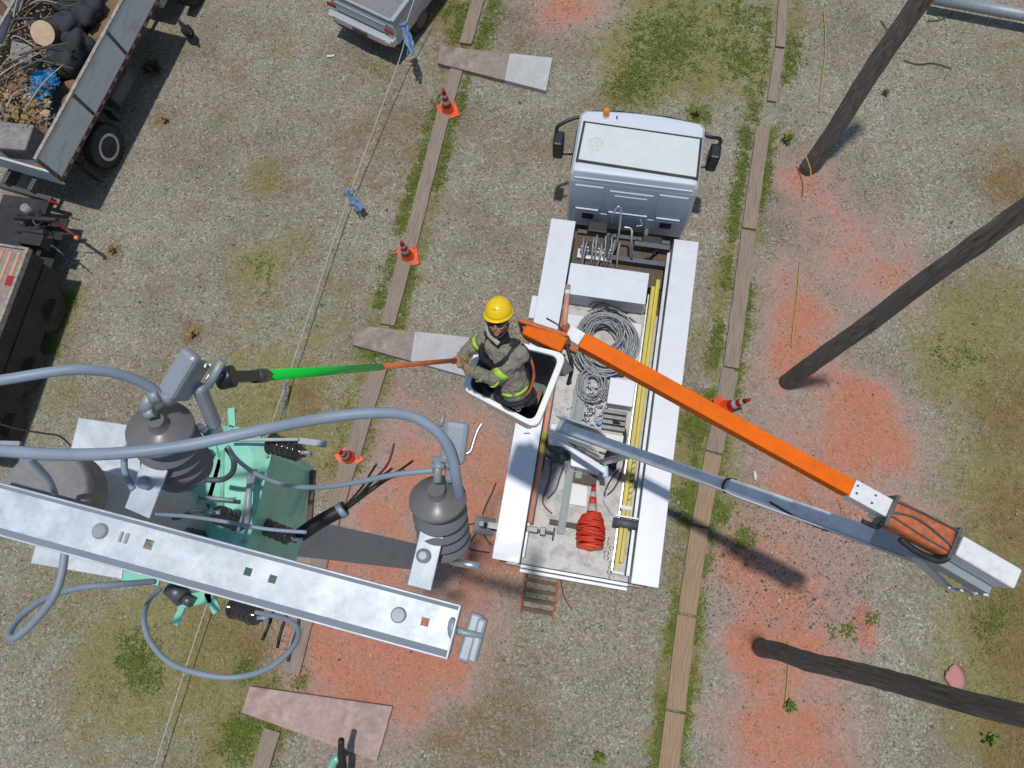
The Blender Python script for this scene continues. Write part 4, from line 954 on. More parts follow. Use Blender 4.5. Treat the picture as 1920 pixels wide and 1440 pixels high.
# lips: slanting inner shoulders of the channel
for v0, v1 in ((.008, .024), (wd - .008, wd - .03)):
    q = MB(); q.add([cw(0, v0, -.004), cw(L, v0, -.004), cw(L, v1, -.0285), cw(0, v1, -.0285), cw(0, v0, -.0285), cw(L, v0, -.0285)], [[0, 1, 2, 3], [0, 3, 4], [1, 5, 2], [0, 4, 5, 1]])
    q.build('shoulder', 'fuse_grey', arm)
MB().add([cw(u, v, w) for u in (L, L + .008) for v in (0, wd) for w in (-.075, .002)], [[0, 1, 3, 2], [4, 6, 7, 5], [0, 4, 5, 1], [2, 3, 7, 6], [1, 5, 7, 3], [0, 2, 6, 4]]).build('end_plate', 'galvanized', arm, bevel=.002)
for px, py, r in ((189, 996, .034), (748, 1153, .032)):
    c_ = at(px, py, Z - .03); MB().prof(c_, c_ + ez * .018, [(0, r), (.6, r), (1, r * .8)], 20).build('bolt', 'galvanized_dull', arm)
c_ = at(232, 1008, Z - .028); MB().obox(c_ - ey * .022 - ex * .012, c_ + ey * .022 - ex * .012, .010, .014).obox(c_ - ey * .022 + ex * .014, c_ + ey * .022 + ex * .014, .014, .012).build('clip', 'galvanized_dull', arm)
# eye nut and clamp shoe at the end of the crossarm
esh = thing('strain_clamp', 'grey cast clamp with bolt hanging off the right end of the crossarm', 'clamp', at(885, 1190, 10.95))
MB().obox(at(868, 1240, 10.93), at(896, 1150, 10.93), .055, .05).build('jaw', 'galvanized_dull', esh, bevel=.012)
MB().obox(at(884, 1242, 10.93), at(906, 1158, 10.93), .042, .06).build('jaw', 'galvanized_dull', esh, bevel=.012)
MB().tube([at(846, 1178, 10.95), at(870, 1186, 10.95), at(905, 1192, 10.95)], .016, 10).ell(at(848, 1178, 10.98), (.02, .045, .02), 10, 8).build('eye_bolt', 'galvanized_dull', esh)

def lerp(a, b, t): return a + (b - a) * t
def cutout(label, top, bot, disc_r, hood, hook, term, brk, lower, bolt, low_bot):
    """porcelain cutout: insulator column top->bot, hood and fuse on the sky side, flat bracket to the crossarm"""
    t = thing('fuse_cutout', label, 'fuse cutout', brk[1], 0, 'fuse cutouts bolted to the crossarm')
    d = bot - top
    ins = []; n = 5
    ins.append((-.12, .035)); ins.append((-.10, .034)); ins.append((-.01, disc_r * .30)); ins.append((0.0, disc_r * .33)); ins.append((.02, disc_r * .98)); ins.append((.06, disc_r)); ins.append((.10, disc_r * .93))
    for k in range(1, n):
        a = .12 + k * .17
        ins += [(a - .055, disc_r * .62), (a - .03, disc_r * .64), (a + .01, disc_r * .97), (a + .035, disc_r * .95), (a + .05, disc_r * .7)]
    ins += [(.97, disc_r * .45), (1.0, disc_r * .3)]
    MB().prof(top, bot, ins, 36).build('insulator', 'insulator_grey', t)
    for a, b, w, th in hood: MB().obox(a, b, w, th).build('fuse_hood', 'fuse_grey', t, bevel=.02)
    MB().tube(spl(hook, 6), .008, 8).build('pull_ring', 'steel', t)
    for a, b, r in term: MB().cyl(a, b, r, n=12).build('terminal', 'galvanized_dull', t)
    a, b, w = brk
    MB().obox(a, b, w, .012).build('bracket', 'galvanized', t, bevel=.003)
    MB().prof(bolt, bolt + ez * .02, [(0, .03), (.4, .03), (.45, .018), (1, .016)], 16).build('bolt', 'galvanized_dull', t)
    m = MB()
    for a, b, r in lower: m.cyl(a, b, r, n=12)
    m.build('lower_contact', 'steel', t)
    return t
Zc = 11.15
cutout('grey porcelain fuse cutout at the right end of the crossarm, under the thick cable',
       at(820, 930, 11.12), at(836, 1030, 10.80), .118,
       [(at(858, 790, 11.25), at(848, 870, 11.2), .10, .05), (at(850, 800, 11.2), at(846, 905, 11.12), .05, .06)],
       [at(868, 853, 11.2), at(882, 846, 11.2), at(888, 828, 11.2), at(896, 806, 11.2), at(904, 794, 11.2)],
       [(at(810, 862, 11.2), at(832, 862, 11.2), .014), (at(810, 874, 11.2), at(834, 874, 11.2), .014), (at(822, 858, 11.2), at(820, 905, 11.18), .018), (at(838, 868, 11.2), at(845, 876, 11.2), .014), (at(832, 776, 11.2), at(826, 800, 11.2), .010)],
       (at(810, 1000, 11.02), at(786, 1102, 10.99), .10),
       [(at(835, 1042, 10.85), at(850, 1054, 10.85), .016), (at(850, 1054, 10.85), at(900, 1062, 10.87), .016)],
       at(794, 1042, 11.03), None)
cutout('grey porcelain fuse cutout at the upper left, closest to the black pole head',
       at(298, 800, 11.12), at(352, 890, 10.72), .140,
       [(at(362, 660, 11.3), at(312, 742, 11.22), .088, .055), (at(380, 676, 11.2), at(334, 750, 11.15), .045, .10), (at(372, 722, 11.15), at(404, 800, 10.9), .058, .058)],
       [at(384, 690, 11.25), at(388, 682, 11.25), at(396, 686, 11.25), at(394, 700, 11.22), at(386, 712, 11.22)],
       [(at(390, 725, 11.25), at(418, 676, 11.3), .017), (at(270, 770, 11.2), at(285, 742, 11.24), .028), (at(282, 745, 11.25), at(300, 740, 11.25), .03), (at(290, 772, 11.2), at(272, 778, 11.2), .022), (at(310, 735, 11.25), at(320, 755, 11.2), .026)],
       (at(292, 872, 11.02), at(258, 962, 10.97), .125),
       [(at(385, 815, 10.8), at(412, 800, 10.8), .03), (at(372, 800, 10.8), at(395, 812, 10.8), .02), (at(345, 790, 10.8), at(372, 803, 10.8), .012)],
       at(272, 905, 11.03), None)
MB()
# cable lugs box on the left bracket
# galvanized support plates below
def plate(pix, z, th, label, cat='steel plate', name='support_plate', grp='galvanized plates under the crossarm'):
    q = [at(x, y, z) for x, y in pix]; c = sum(q, Vector()) / len(q)
    o = MB().hexa([(p.x, p.y) for p in q][::-1], z - th, z).build(name, 'galvanized', bevel=.004); recenter(o, c)
    return tag(o, label, cat, grp)
plate([(147, 783), (262, 800), (262, 930), (252, 948), (168, 925), (130, 850)], 10.15, .012, 'broad galvanized plate behind the left fuse cutout, between pole and transformer')
o = plate([(70, 1010), (232, 1040), (228, 1086), (57, 1056)], 10.2, .012, 'galvanized plate edge with slots showing below the left half of the crossarm')
plate([(178, 800), (285, 870), (262, 1000), (170, 960)], 10.0, .012, 'galvanized plate lower down, behind the round end of the concrete pole')

# transformer ---------------------------------------------------------
TZ = 9.35
tc_ = at(392, 945, TZ)
tr = thing('transformer', 'green oil filled distribution transformer hanging under the crossarm', 'transformer', (tc_.x, tc_.y, TZ - 1.2))
def stad(c, hx, hy, rad, z, ang=0.0, n=8):
    out = []
    for sx, sy, a0 in ((1, 1, 0), (-1, 1, 90), (-1, -1, 180), (1, -1, 270)):
        for k in range(n + 1):
            a = R(a0 + 90 * k / n); x = sx * (hx - rad) + rad * math.cos(a); y = sy * (hy - rad) + rad * math.sin(a)
            ca, sa = math.cos(ang), math.sin(ang); out.append((c.x + x * ca - y * sa, c.y + x * sa + y * ca, z))
    return out
ANG = R(-10)
def loopmesh(ls, mb_=None, cap=True):
    mb_ = mb_ or MB(); n = len(ls[0]); vs = [p for l in ls for p in l]; fs = []
    if cap: fs = [list(range(n))[::-1], [len(vs) - n + i for i in range(n)]]
    for k in range(len(ls) - 1):
        for i in range(n): fs.append([k * n + i, k * n + (i + 1) % n, (k + 1) * n + (i + 1) % n, (k + 1) * n + i])
    return mb_.add(vs, fs)
hx, hy = .285, .50
loopmesh([stad(tc_, hx - .04, hy - .04, .14, TZ - 1.15, ANG), stad(tc_, hx, hy, .16, TZ - 1.1, ANG), stad(tc_, hx, hy, .16, TZ - .06, ANG)]).build('tank', 'transformer_green', tr, bevel=.01)
loopmesh([stad(tc_, hx + .035, hy + .035, .18, TZ - .058, ANG), stad(tc_, hx + .035, hy + .035, .18, TZ - .03, ANG), stad(tc_, hx + .01, hy + .01, .17, TZ - .02, ANG), stad(tc_, hx - .06, hy - .06, .14, TZ + .012, ANG), stad(tc_, hx - .2, hy - .2, .1, TZ + .02, ANG)]).build('lid', 'transformer_green', tr, bevel=.004)
def tloc(x, y, z): 
    ca, sa = math.cos(ANG), math.sin(ANG); return Vector((tc_.x + x * ca - y * sa, tc_.y + x * sa + y * ca, TZ + z))
mb = MB(); 
for k in range(20):
    a = 2 * math.pi * k / 20; x = (hx + .015) * max(-1, min(1, 1.25 * math.cos(a))); y = (hy + .015) * max(-1, min(1, 1.25 * math.sin(a)))
    MB().cyl(tloc(x * .985, y * .985, -.03), tloc(x * .985, y * .985, .005), .013, n=8).build('lid_bolt', 'galvanized_dull', tr)
# cooling fins on right
for k in range(0):
    y = -.36 + k * .12; MB().obox(tloc(hx, y, -.55), tloc(hx + .12, y, -.55), .018, .85).build('cooling_fin', 'transformer_green', tr, bevel=.004)
# pressed ribs on lid
mb = MB(); 
for a, b in (((.0, .36), (.1, .0)), ((-.2, -.05), (.18, .06))): mb.tube([tloc(a[0], a[1], .015), tloc(b[0], b[1], .02)], .016, 8)
mb.build('lid_rib', 'transformer_green', tr)
def bushing(base, tipv, r, n, par, name='bushing', mtl='porcelain_dark'):
    pr = [(0, r * 1.1), (.04, r * 1.1), (.05, r * .6)]
    for k in range(n):
        a = .1 + .78 * k / n; pr += [(a, r * .6), (a + .02, r), (a + .45 / n, r * .96), (a + .6 / n, r * .6)]
    pr += [(.93, r * .45), (1, r * .4)]
    o = MB().prof(base, tipv, pr, 24).build(name, mtl, par)
    MB().cyl(tipv, tipv + (tipv - base).normalized() * .05, r * .22, n=10).cyl(tipv + Vector((-.02, 0, .03)), tipv + Vector((.05, 0, .03)), r * .2, n=8).build('stud', 'galvanized_dull', o)
    return o
# high voltage bushings on the lid
for px, py, z1, rr_ in ((402, 962, .30, .062), (330, 1000, .30, .062)):
    b_ = at(px, py, TZ + z1); dirv = Vector((0, 0, 1)); bushing(Vector((b_.x + .02, b_.y - .03, TZ)), b_, rr_, 4, tr)
bushing(at(385, 862, TZ + .02), at(352, 838, TZ + .30), .05, 4, tr)
# low voltage bushings along the right side
for px, py, qx, qy in ((492, 985, 556, 1012), (452, 1140, 482, 1162)):
    bushing(at(px, py, TZ - .35), at(qx, qy, TZ - .3), .062, 4, tr)
# lifting lugs, brackets and pipes
def lug(pp, z, w, nm='lug'):
    m = MB()
    for i in range(len(pp) - 1): m.obox(at(*pp[i], z), at(*pp[i + 1], z), w, .02)
    m.build(nm, 'transformer_green', tr, bevel=.004)
lug([(434, 765), (436, 805)], TZ - .1, .05); lug([(425, 803), (450, 810)], TZ - .1, .06)
lug([(340, 1128), (398, 1118)], TZ - .15, .085); lug([(345, 1130), (328, 1172)], TZ - .16, .045); lug([(390, 1110), (408, 1148)], TZ - .15, .06)
lug([(225, 1078), (300, 1090)], TZ - .12, .06, 'hanger')
m = MB(); m.tube([at(372, 932, TZ + .12), at(438, 938, TZ + .12)], .014, 10); m.tube([at(445, 1000, TZ + .1), at(480, 880, TZ + .1)], .011, 8); m.tube([at(470, 880, TZ + .1), at(462, 990, TZ + .1)], .02, 10); m.tube([at(320, 945, TZ + .15), at(372, 938, TZ + .15)], .018, 8)
m.build('pipe', 'galvanized_dull', tr)
m = MB().box(*(lambda p: (p.x - .06, p.x + .06, p.y - .05, p.y + .05))(at(330, 925, TZ)), TZ + .02, TZ + .1); m.build('tap_box', 'dark_metal', tr, bevel=.01)
m = MB()
for k in range(6):
    a = tloc(hx + .01, -.36 + k * .07, -.75); m.obox(a, a + Vector((0, 0, -.22)), .02, .02)
m.build('side_stud', 'dark_metal', tr)
m = MB()
p = tloc(hx + .03, .32, -.95); m.box(p.x - .02, p.x + .02, p.y - .3, p.y + .1, p.z - .02, p.z + .02); m.build('terminal_bar', 'plank_wood', tr, bevel=.004)
m = MB().cyl(at(320, 1100, TZ - .1), at(345, 1122, TZ - .1), .06).cyl(at(345, 1122, TZ - .1), at(360, 1130, TZ - .1), .035); m.build('valve', 'dark_metal', tr)
# surge arrester type stub near the top bushing
ar = thing('surge_arrester', 'dark ribbed surge arrester at the upper right of the transformer', 'arrester', at(545, 838, TZ - .1))
bushing(at(510, 832, TZ - .02), at(572, 850, TZ + .05), .07, 5, ar, 'ribbed_body')
MB().obox(at(560, 826, TZ + .12), at(612, 833, TZ + .12), .045, .02).obox(at(420, 825, TZ + .16), at(560, 824, TZ + .14), .022, .02).build('strap', 'galvanized_dull', ar, bevel=.004)

# cables ---------------------------------------------------------------
def cable(pp, r, mtl, label, name='cable', cat='cable', grp=None, n=10, k=8, ends=None):
    pts = [at(x, y, z) for x, y, z in pp]; o = MB().tube(spl(pts, k), r, n).build(name, mtl); recenter(o, pts[0]); return tag(o, label, cat, grp)
cable([(-80, 722, 11.6), (0, 713, 11.6), (100, 697, 11.55), (160, 693, 11.5), (225, 702, 11.4), (275, 722, 11.3), (305, 745, 11.22)], .0205, 'cable_grey', 'thick grey cable from the left edge to the upper left fuse cutout', 'power_cable')
cable([(-80, 842, 11.7), (0, 845, 11.7), (100, 852, 11.7), (220, 850, 11.7), (350, 835, 11.65), (480, 808, 11.6), (600, 785, 11.5), (700, 774, 11.45), (770, 780, 11.4), (820, 810, 11.35), (845, 850, 11.28), (856, 900, 11.2), (862, 945, 11.05), (858, 985, 10.9)], .0215, 'cable_grey', 'long thick grey cable arching across to the right fuse cutout', 'power_cable')
cable([(428, 838, 10.2), (445, 862, 10.3), (480, 888, 10.4), (530, 908, 10.6), (590, 914, 10.8), (660, 906, 11.0), (740, 890, 11.15), (812, 882, 11.2)], .0115, 'cable_grey', 'thin grey lead from the transformer to the right fuse cutout', 'jumper_lead')
cable([(122, 1030, 10.8), (116, 1075, 10.8), (100, 1120, 10.8), (65, 1165, 10.7), (30, 1195, 10.6), (18, 1190, 10.5), (35, 1160, 10.4), (85, 1122, 10.3), (150, 1102, 10.2), (220, 1096, 10.1), (290, 1090, 9.9)], .0175, 'cable_grey', 'grey cable forming a narrow loop below the left end of the crossarm', 'cable_loop')
cable([(300, 1105, 9.8), (280, 1125, 9.9), (270, 1160, 10.1), (280, 1200, 10.2), (315, 1240, 10.3), (370, 1262, 10.4), (440, 1270, 10.4), (505, 1252, 10.3), (548, 1215, 10.2), (560, 1185, 10.1), (545, 1165, 10.0), (515, 1155, 9.8), (480, 1148, 9.6)], .0145, 'cable_grey', 'round loop of grey cable below the transformer and crossarm', 'cable_loop')
cable([(240, 838, 11.1), (233, 862, 11.0), (236, 890, 11.0), (250, 918, 11.0)], .014, 'cable_grey', 'short curved grey lead between the pole and the left fuse cutout', 'jumper_lead')
cable([(55, 858, 11.3), (75, 880, 11.2), (92, 900, 11.1), (103, 925, 10.9)], .014, 'cable_grey', 'short grey lead dropping behind the crossarm beside the pole top', 'jumper_lead')
cable([(425, 840, 10.0), (438, 862, 10.0), (436, 885, 9.9), (420, 898, 9.8), (395, 900, 9.8), (370, 896, 9.8)], .017, 'cable_dark', 'dark curved cable looping over the transformer lid', 'cable_loop')
cable([(290, 965, 10.2), (350, 968, 10.1), (420, 978, 10.0), (500, 992, 9.95), (575, 998, 9.9)], .011, 'cable_grey', 'grey lead running along the upper edge of the crossarm over the transformer', 'jumper_lead')
cable([(300, 955, 9.9), (330, 972, 9.8), (365, 958, 9.75), (400, 962, 9.72)], .012, 'cable_dark', 'dark lead bending down to the bushing on the transformer lid', 'jumper_lead')
cable([(0, 795, 6.0), (35, 805, 6.0), (80, 812, 6.0), (112, 818, 6.0), (133, 836, 6.0)], .011, 'black_cable', 'thin black wire at the left edge above the pole', 'thin_wire')
# low voltage bundle
bun = thing('cable_bundle', 'thick black cable bundle with loose red and black ends beside the transformer', 'cable', at(575, 993, 9.0))
MB().tube(spl([at(560, 1005, 9.0), at(600, 978, 9.0), at(648, 952, 9.0)], 6), .052, 12).build('jacket', 'black_cable', bun)
MB().cyl(at(636, 960, 9.0), at(646, 953, 9.0), .058, n=14).build('white_tie', 'galvanized_dull', bun)
for pp, m_ in (([(648, 952), (680, 922), (704, 897), (728, 868), (739, 832)], 'red_cable'), ([(646, 950), (675, 918), (692, 892), (706, 870)], 'black_cable'), ([(650, 955), (682, 926), (712, 903), (742, 893), (758, 882)], 'black_cable'),
               ([(650, 953), (684, 922), (722, 898), (752, 880), (774, 864)], 'black_cable'), ([(650, 955), (690, 925), (722, 902), (740, 893)], 'black_cable'), ([(648, 953), (672, 930), (700, 900), (722, 888), (735, 878)], 'black_cable')):
    pts = [at(x, y, 9.0 + .05 * i + rnd.uniform(-.02, .02)) for i, (x, y) in enumerate(pp)]
    MB().tube(spl(pts, 6), .0085, 8).build('loose_end', m_, bun)
bun2 = thing('cable_bundle', 'short black cable ends hanging below the crossarm over the boards', 'cable', at(535, 1150, 8.9))
for pp in ([(545, 1100), (538, 1150), (528, 1180), (520, 1215)], [(560, 1120), (560, 1170), (548, 1210), (540, 1240)], [(535, 1100), (515, 1140), (505, 1170), (492, 1200)]):
    MB().tube(spl([at(x, y, 8.9) for x, y in pp], 6), .012, 8).build('loose_end', 'black_cable', bun2)
# second bushing cluster below the crossarm
lvb = thing('ribbed_bushing', 'black ribbed bushing with a grey cap peeking out below the crossarm', 'bushing', at(470, 1150, 9.3))
bushing(at(440, 1140, 9.3), at(492, 1158, 9.45), .062, 4, lvb, 'ribbed_body')

# operating stick -------------------------------------------------------
s0, s1, s2, s3 = at(862, 675, 7.95), at(714, 688, 9.0), at(497, 704, 10.6), at(420, 708, 11.1)
st = thing('hot_stick', 'telescopic pole, orange at the grip and bright green beyond, held by the worker', 'pole', s0)
MB().cyl(s0 + (s0 - s1) * .12, s1, .021, .021).build('grip_section', 'stick_orange', st)
MB().prof(s0 + (s1 - s0) * .02, s0 + (s1 - s0) * .07, [(0, .03), (.5, .036), (1, .03)], 12).build('collar', 'rust_orange', st)
MB().cyl(s1, s2, .0265, .029).build('green_section', 'stick_green', st)
h0 = s2; h1 = s3; dh = (h1 - h0).normalized(); sh = dh.cross(ez).normalized()
MB().cyl(h0, h0 + (h1 - h0) * .3, .036, n=16).build('socket', 'dark_metal', st)
MB().obox(h0.lerp(h1, .25), h0.lerp(h1, .9), .06, .05).cyl(h0.lerp(h1, .95) - sh * .035, h0.lerp(h1, .95) + sh * .035, .05).build('head', 'black_plastic', st, bevel=.006)
MB().tube([h0.lerp(h1, .98) - sh * .02 + ez * .03, h0.lerp(h1, .1) + sh * .055 + ez * .0], .006, 8).tube([h0.lerp(h1, .6) - sh * .0 + ez * .03, h0.lerp(h1, .02) + sh * .06 + ez * .0], .007, 8).build('spring_rod', 'chrome', st)

# ------------------------------------------------------------------ the worker
def capsules(mb_, chain, n=14):
    for (p, r), (q, s_) in zip(chain[:-1], chain[1:]):
        p = Vector(p); q = Vector(q); mb_.prof(p, q, [(0, r), (1, s_)], n, caps=True); mb_.ell(p, r, n, 10); mb_.ell(q, s_, n, 10)
def voxel(o, size, smooth=2):
    r = o.modifiers.new('remesh', 'REMESH'); r.mode = 'VOXEL'; r.voxel_size = size; r.use_smooth_shade = True
    if smooth: s_ = o.modifiers.new('smooth', 'SMOOTH'); s_.iterations = smooth; s_.factor = .5
    return o
hip = at(968, 742, 7.28); chest = at(952, 684, 7.62); neck = at(938, 636, 7.88); head = at(934, 601, 8.08)
shL, elL, wrL, haL = at(974, 664, 7.80), at(926, 712, 7.66), at(880, 694, 7.86), at(866, 682, 7.92)
shR, elR, wrR, haR = at(909, 637, 7.82), at(880, 655, 7.68), at(862, 672, 7.88), at(850, 677, 7.99)
kneeL, kneeR = hip + Vector((.09, .10, -.45)), hip + Vector((-.10, .14, -.45))
ankL, ankR = hip + Vector((.07, .20, -.86)), hip + Vector((-.10, .25, -.86))
hipL, hipR = hip + Vector((.09, .0, -.04)), hip + Vector((-.10, .03, -.04))
fz = (Vector((-.18, -.66, .72))).normalized()        # where the face looks
fy = (neck - head); fy = (fy - fz * fy.dot(fz)).normalized()   # chin direction
fx = fy.cross(fz).normalized()
HM = Matrix((fx, fy, fz)).transposed()
def hp(x, y, z): return head + fx * x + fy * y + fz * z
body = MB()
capsules(body, [(hip, .115), (chest, .128), (chest.lerp(neck, .75), .09), (neck, .058), (head, .055)])
capsules(body, [(shL, .07), (elL, .045), (wrL, .03), (haL, .03)]); capsules(body, [(shR, .07), (elR, .045), (wrR, .03), (haR, .03)])
capsules(body, [(chest.lerp(neck, .5), .1), (shL, .075)]); capsules(body, [(chest.lerp(neck, .5), .1), (shR, .075)])
for h_, k_, a_, f_ in ((hipL, kneeL, ankL, 1), (hipR, kneeR, ankR, -1)): capsules(body, [(h_, .085), (k_, .058), (a_, .04), (a_ + Vector((-.06, -.12, -.04)), .035)])
# head: skull, jaw, nose, brow, lips, ears
body.ell(hp(0, -.02, -.01), (.078, .105, .095), 24, 16, HM); body.ell(hp(0, .06, .035), (.052, .055, .05), 18, 12, HM)
body.ell(hp(0, .105, .055), (.028, .022, .026), 12, 8, HM); body.ell(hp(0, .018, .098), (.014, .028, .022), 12, 8, HM); body.ell(hp(0, .038, .106), (.019, .012, .014), 12, 8, HM)
body.ell(hp(0, .068, .083), (.026, .009, .012), 12, 8, HM); body.ell(hp(0, .08, .078), (.022, .008, .011), 12, 8, HM)
for s_ in (-1, 1):
    body.ell(hp(.032 * s_, -.008, .075), (.02, .012, .016), 12, 8, HM); body.ell(hp(.045 * s_, .035, .06), (.024, .026, .022), 12, 8, HM)
    body.ell(hp(.082 * s_, .01, -.005), (.012, .032, .02), 12, 8, HM)
# hands closed round the pole: palm and five bent fingers each
sdv = (s1 - s0).normalized()
def hand(mb_, c, wrist, flip, grow=0.0):
    """fingers wrap round the stick axis at c"""
    toW = (wrist - c); toW = (toW - sdv * toW.dot(sdv)).normalized(); nn = sdv.cross(toW).normalized() * flip
    mb_.ell(c + toW * .052, (.024 + grow, .042 + grow, .024 + grow), 14, 10, Matrix((nn, sdv, toW)).transposed())
    for i, (o_, Lr) in enumerate(((-.033, .8), (-.011, 1.0), (.011, .95), (.032, .75))):
        pts = []
        for k in range(6):
            a = math.radians(-10 + 46 * k * Lr * 1.05); rr__ = .033
            pts.append(c + sdv * o_ + toW * math.cos(a) * rr__ + nn * math.sin(a) * rr__)
        mb_.tube([pts[0] + toW * .02] + pts, [.0105 + grow] * 4 + [.0095 + grow, .009 + grow, .008 + grow], 8)
    th = [c + sdv * (-.045) + toW * .05 - nn * .01, c + sdv * (-.052) + toW * .02 - nn * .03, c + sdv * (-.04) - toW * .012 - nn * .03, c + sdv * (-.02) - toW * .03 - nn * .01]
    mb_.tube(spl(th, 4), .0115 + grow, 8)
gl, gr_ = s0.lerp(s1, .03), s0.lerp(s1, -.06)
person = None
hand(body, gl, wrL, 1); hand(body, gr_, wrR, -1)
body.cyl(wrL, gl + (wrL - gl).normalized() * .05, .03, .026); body.cyl(wrR, gr_ + (wrR - gr_).normalized() * .05, .03, .026)
person = body.build('person', 'skin'); recenter(person, Vector((hip.x, hip.y, 6.32))); voxel(person, .0075, 2)
tag(person, 'worker in khaki shirt, yellow helmet and dark glasses standing in the bucket', 'person')
def wear(mb_, name, mtl, vox=None, sm=2, par=None, bev=0):
    o = mb_.build(name, mtl, par or person, bevel=bev)
    if vox: voxel(o, vox, sm)
    return o
sh_ = MB()
capsules(sh_, [(hip + Vector((0, 0, .03)), .135), (chest, .152), (chest.lerp(neck, .7), .11)]); capsules(sh_, [(chest.lerp(neck, .45), .13), (shL, .092), (shL.lerp(elL, .5), .078), (elL, .07), (elL.lerp(wrL, .5), .058), (wrL, .046)])
capsules(sh_, [(chest.lerp(neck, .45), .13), (shR, .082), (shR.lerp(elR, .5), .07), (elR, .064), (elR.lerp(wrR, .5), .055), (wrR, .045)])
# folds
rr = random.Random(2)
for k in range(26):
    a = rr.choice([(chest, neck, .15), (shL, elL, .07), (elL, wrL, .06), (hip, chest, .14), (shR, elR, .07)]); p = a[0].lerp(a[1], rr.random()); d_ = Vector((rr.uniform(-1, 1), rr.uniform(-1, 1), rr.uniform(.0, 1))).normalized()
    ax_ = (a[1] - a[0]).normalized(); t_ = ax_.cross(d_).normalized(); sh_.tube(spl([p + d_ * a[2] - t_ * .05, p + d_ * (a[2] + .008), p + d_ * a[2] + t_ * .05], 4), [.008] * 9, 6)
shirt = wear(sh_, 'shirt', 'uniform', .0085, 1)
tex = bpy.data.textures.new('cloth_folds', 'CLOUDS'); tex.noise_scale = .07; tex.noise_depth = 2
dm = shirt.modifiers.new('folds', 'DISPLACE'); dm.texture = tex; dm.strength = .045; dm.mid_level = .5; dm.texture_coords = 'LOCAL'
tr_ = MB()
for h_, k_, a_ in ((hipL, kneeL, ankL), (hipR, kneeR, ankR)): capsules(tr_, [(h_ + Vector((0, 0, .05)), .115), (k_, .085), (a_ + Vector((0, 0, .06)), .07)])
capsules(tr_, [(hip + Vector((.05, 0, .0)), .12), (hip + Vector((-.05, .02, .0)), .12)])
wear(tr_, 'trousers', 'trousers', .011, 2)
for a_ in (ankL, ankR):
    bo = MB(); capsules(bo, [(a_ + Vector((0, .02, .06)), .058), (a_ + Vector((-.01, 0, -.03)), .052), (a_ + Vector((-.07, -.16, -.045)), .042)]); wear(bo, 'boot', 'black_rubber', .01, 2)
# collar / balaclava cloth round the neck
co_ = MB(); capsules(co_, [(neck + Vector((.01, -.01, -.03)), .088), (neck.lerp(head, .25), .082)]); wear(co_, 'neck_guard', 'harness', .009, 1)
wear(MB().tube(spl([hp(-.088, .02, -.02), hp(-.075, .085, .02), hp(-.03, .135, .05), hp(.03, .135, .05), hp(.075, .085, .02), hp(.095, .0, -.02)], 5), .012, 8), 'chin_strap', 'harness')
wear(MB().tube(spl([hp(.098, -.01, .0), hp(.105, .06, .0), hp(.075, .13, .03), hp(.02, .17, .05), hp(-.02, .2, .06)], 5), [.02] * 10 + [.024] * 11, 8), 'scarf', 'cloth_grey', .007, 1)
# helmet
hc = hp(0, -.078, -.022)
hup = (-fy * .97 + fz * .16).normalized()
hz = hup; hyv = (fz - hz * fz.dot(hz)).normalized(); hxv = hyv.cross(hz).normalized(); HH = Matrix((hxv, hyv, hz)).transposed()
def hq(x, y, z): return hc + hxv * x + hyv * y + hz * z
mb = MB(); nu, nv = 36, 12; vs = []
for j in range(nv + 1):
    ph = (math.pi / 2) * j / nv
    for i in range(nu):
        th = 2 * math.pi * i / nu; cx_, cy_ = math.cos(th), math.sin(th)
        ridge = .006 * math.exp(-(cx_ / .18) ** 2) * math.cos(ph) ** .5
        vs.append(hq(.122 * math.cos(ph) * cx_, .142 * math.cos(ph) * cy_, (.135 + ridge) * math.sin(ph)))
fs = [[j * nu + i, j * nu + (i + 1) % nu, (j + 1) * nu + (i + 1) % nu, (j + 1) * nu + i] for j in range(nv) for i in range(nu)]
mb.add(vs, fs, True)
# brim
vs = []
for i in range(nu):
    th = 2 * math.pi * i / nu; cx_, cy_ = math.cos(th), math.sin(th); e = .010 + (.026 * max(0, cy_) ** 2)
    vs += [hq(.121 * cx_, .141 * cy_, .004), hq((.122 + e) * cx_, (.142 + e) * cy_, -.008), hq((.121 + e) * cx_, (.141 + e) * cy_, -.014), hq(.115 * cx_, .135 * cy_, -.006)]
fs = []
for i in range(nu):
    a, b = 4 * i, 4 * ((i + 1) % nu)
    for k in range(3): fs.append([a + k, a + k + 1, b + k + 1, b + k])
mb.add(vs, fs, True)
he = wear(mb, 'helmet', 'helmet_yellow')
he.modifiers.new('solid', 'SOLIDIFY').thickness = .003
wear(MB().ell(hq(0, .112, .082), (.026, .004, .010), 12, 6, HH @ Matrix.Rotation(R(-40), 3, 'X')), 'helmet_badge', 'helmet_mark', par=he)
# glasses
gm = MB()
for s_ in (-1, 1): gm.ell(hp(.034 * s_, .0, .092), (.031, .022, .010), 16, 8, HM)
gm.tube([hp(-.012, -.006, .1), hp(.012, -.006, .1)], .005, 6); gm.tube([hp(.062, -.004, .085), hp(.084, .0, .01)], .004, 6); gm.tube([hp(-.062, -.004, .085), hp(-.084, .0, .01)], .004, 6)
wear(gm, 'sunglasses', 'black_plastic')
# gloves
gv = MB(); hand(gv, gl, wrL, 1, .003); gv.cyl(wrL, gl + (wrL - gl).normalized() * .04, .042, .032); wear(gv, 'glove', 'glove', .0055, 1)
gv = MB(); hand(gv, gr_, wrR, -1, .003); gv.cyl(wrR, gr_ + (wrR - gr_).normalized() * .04, .042, .032); wear(gv, 'glove', 'glove', .0055, 1)
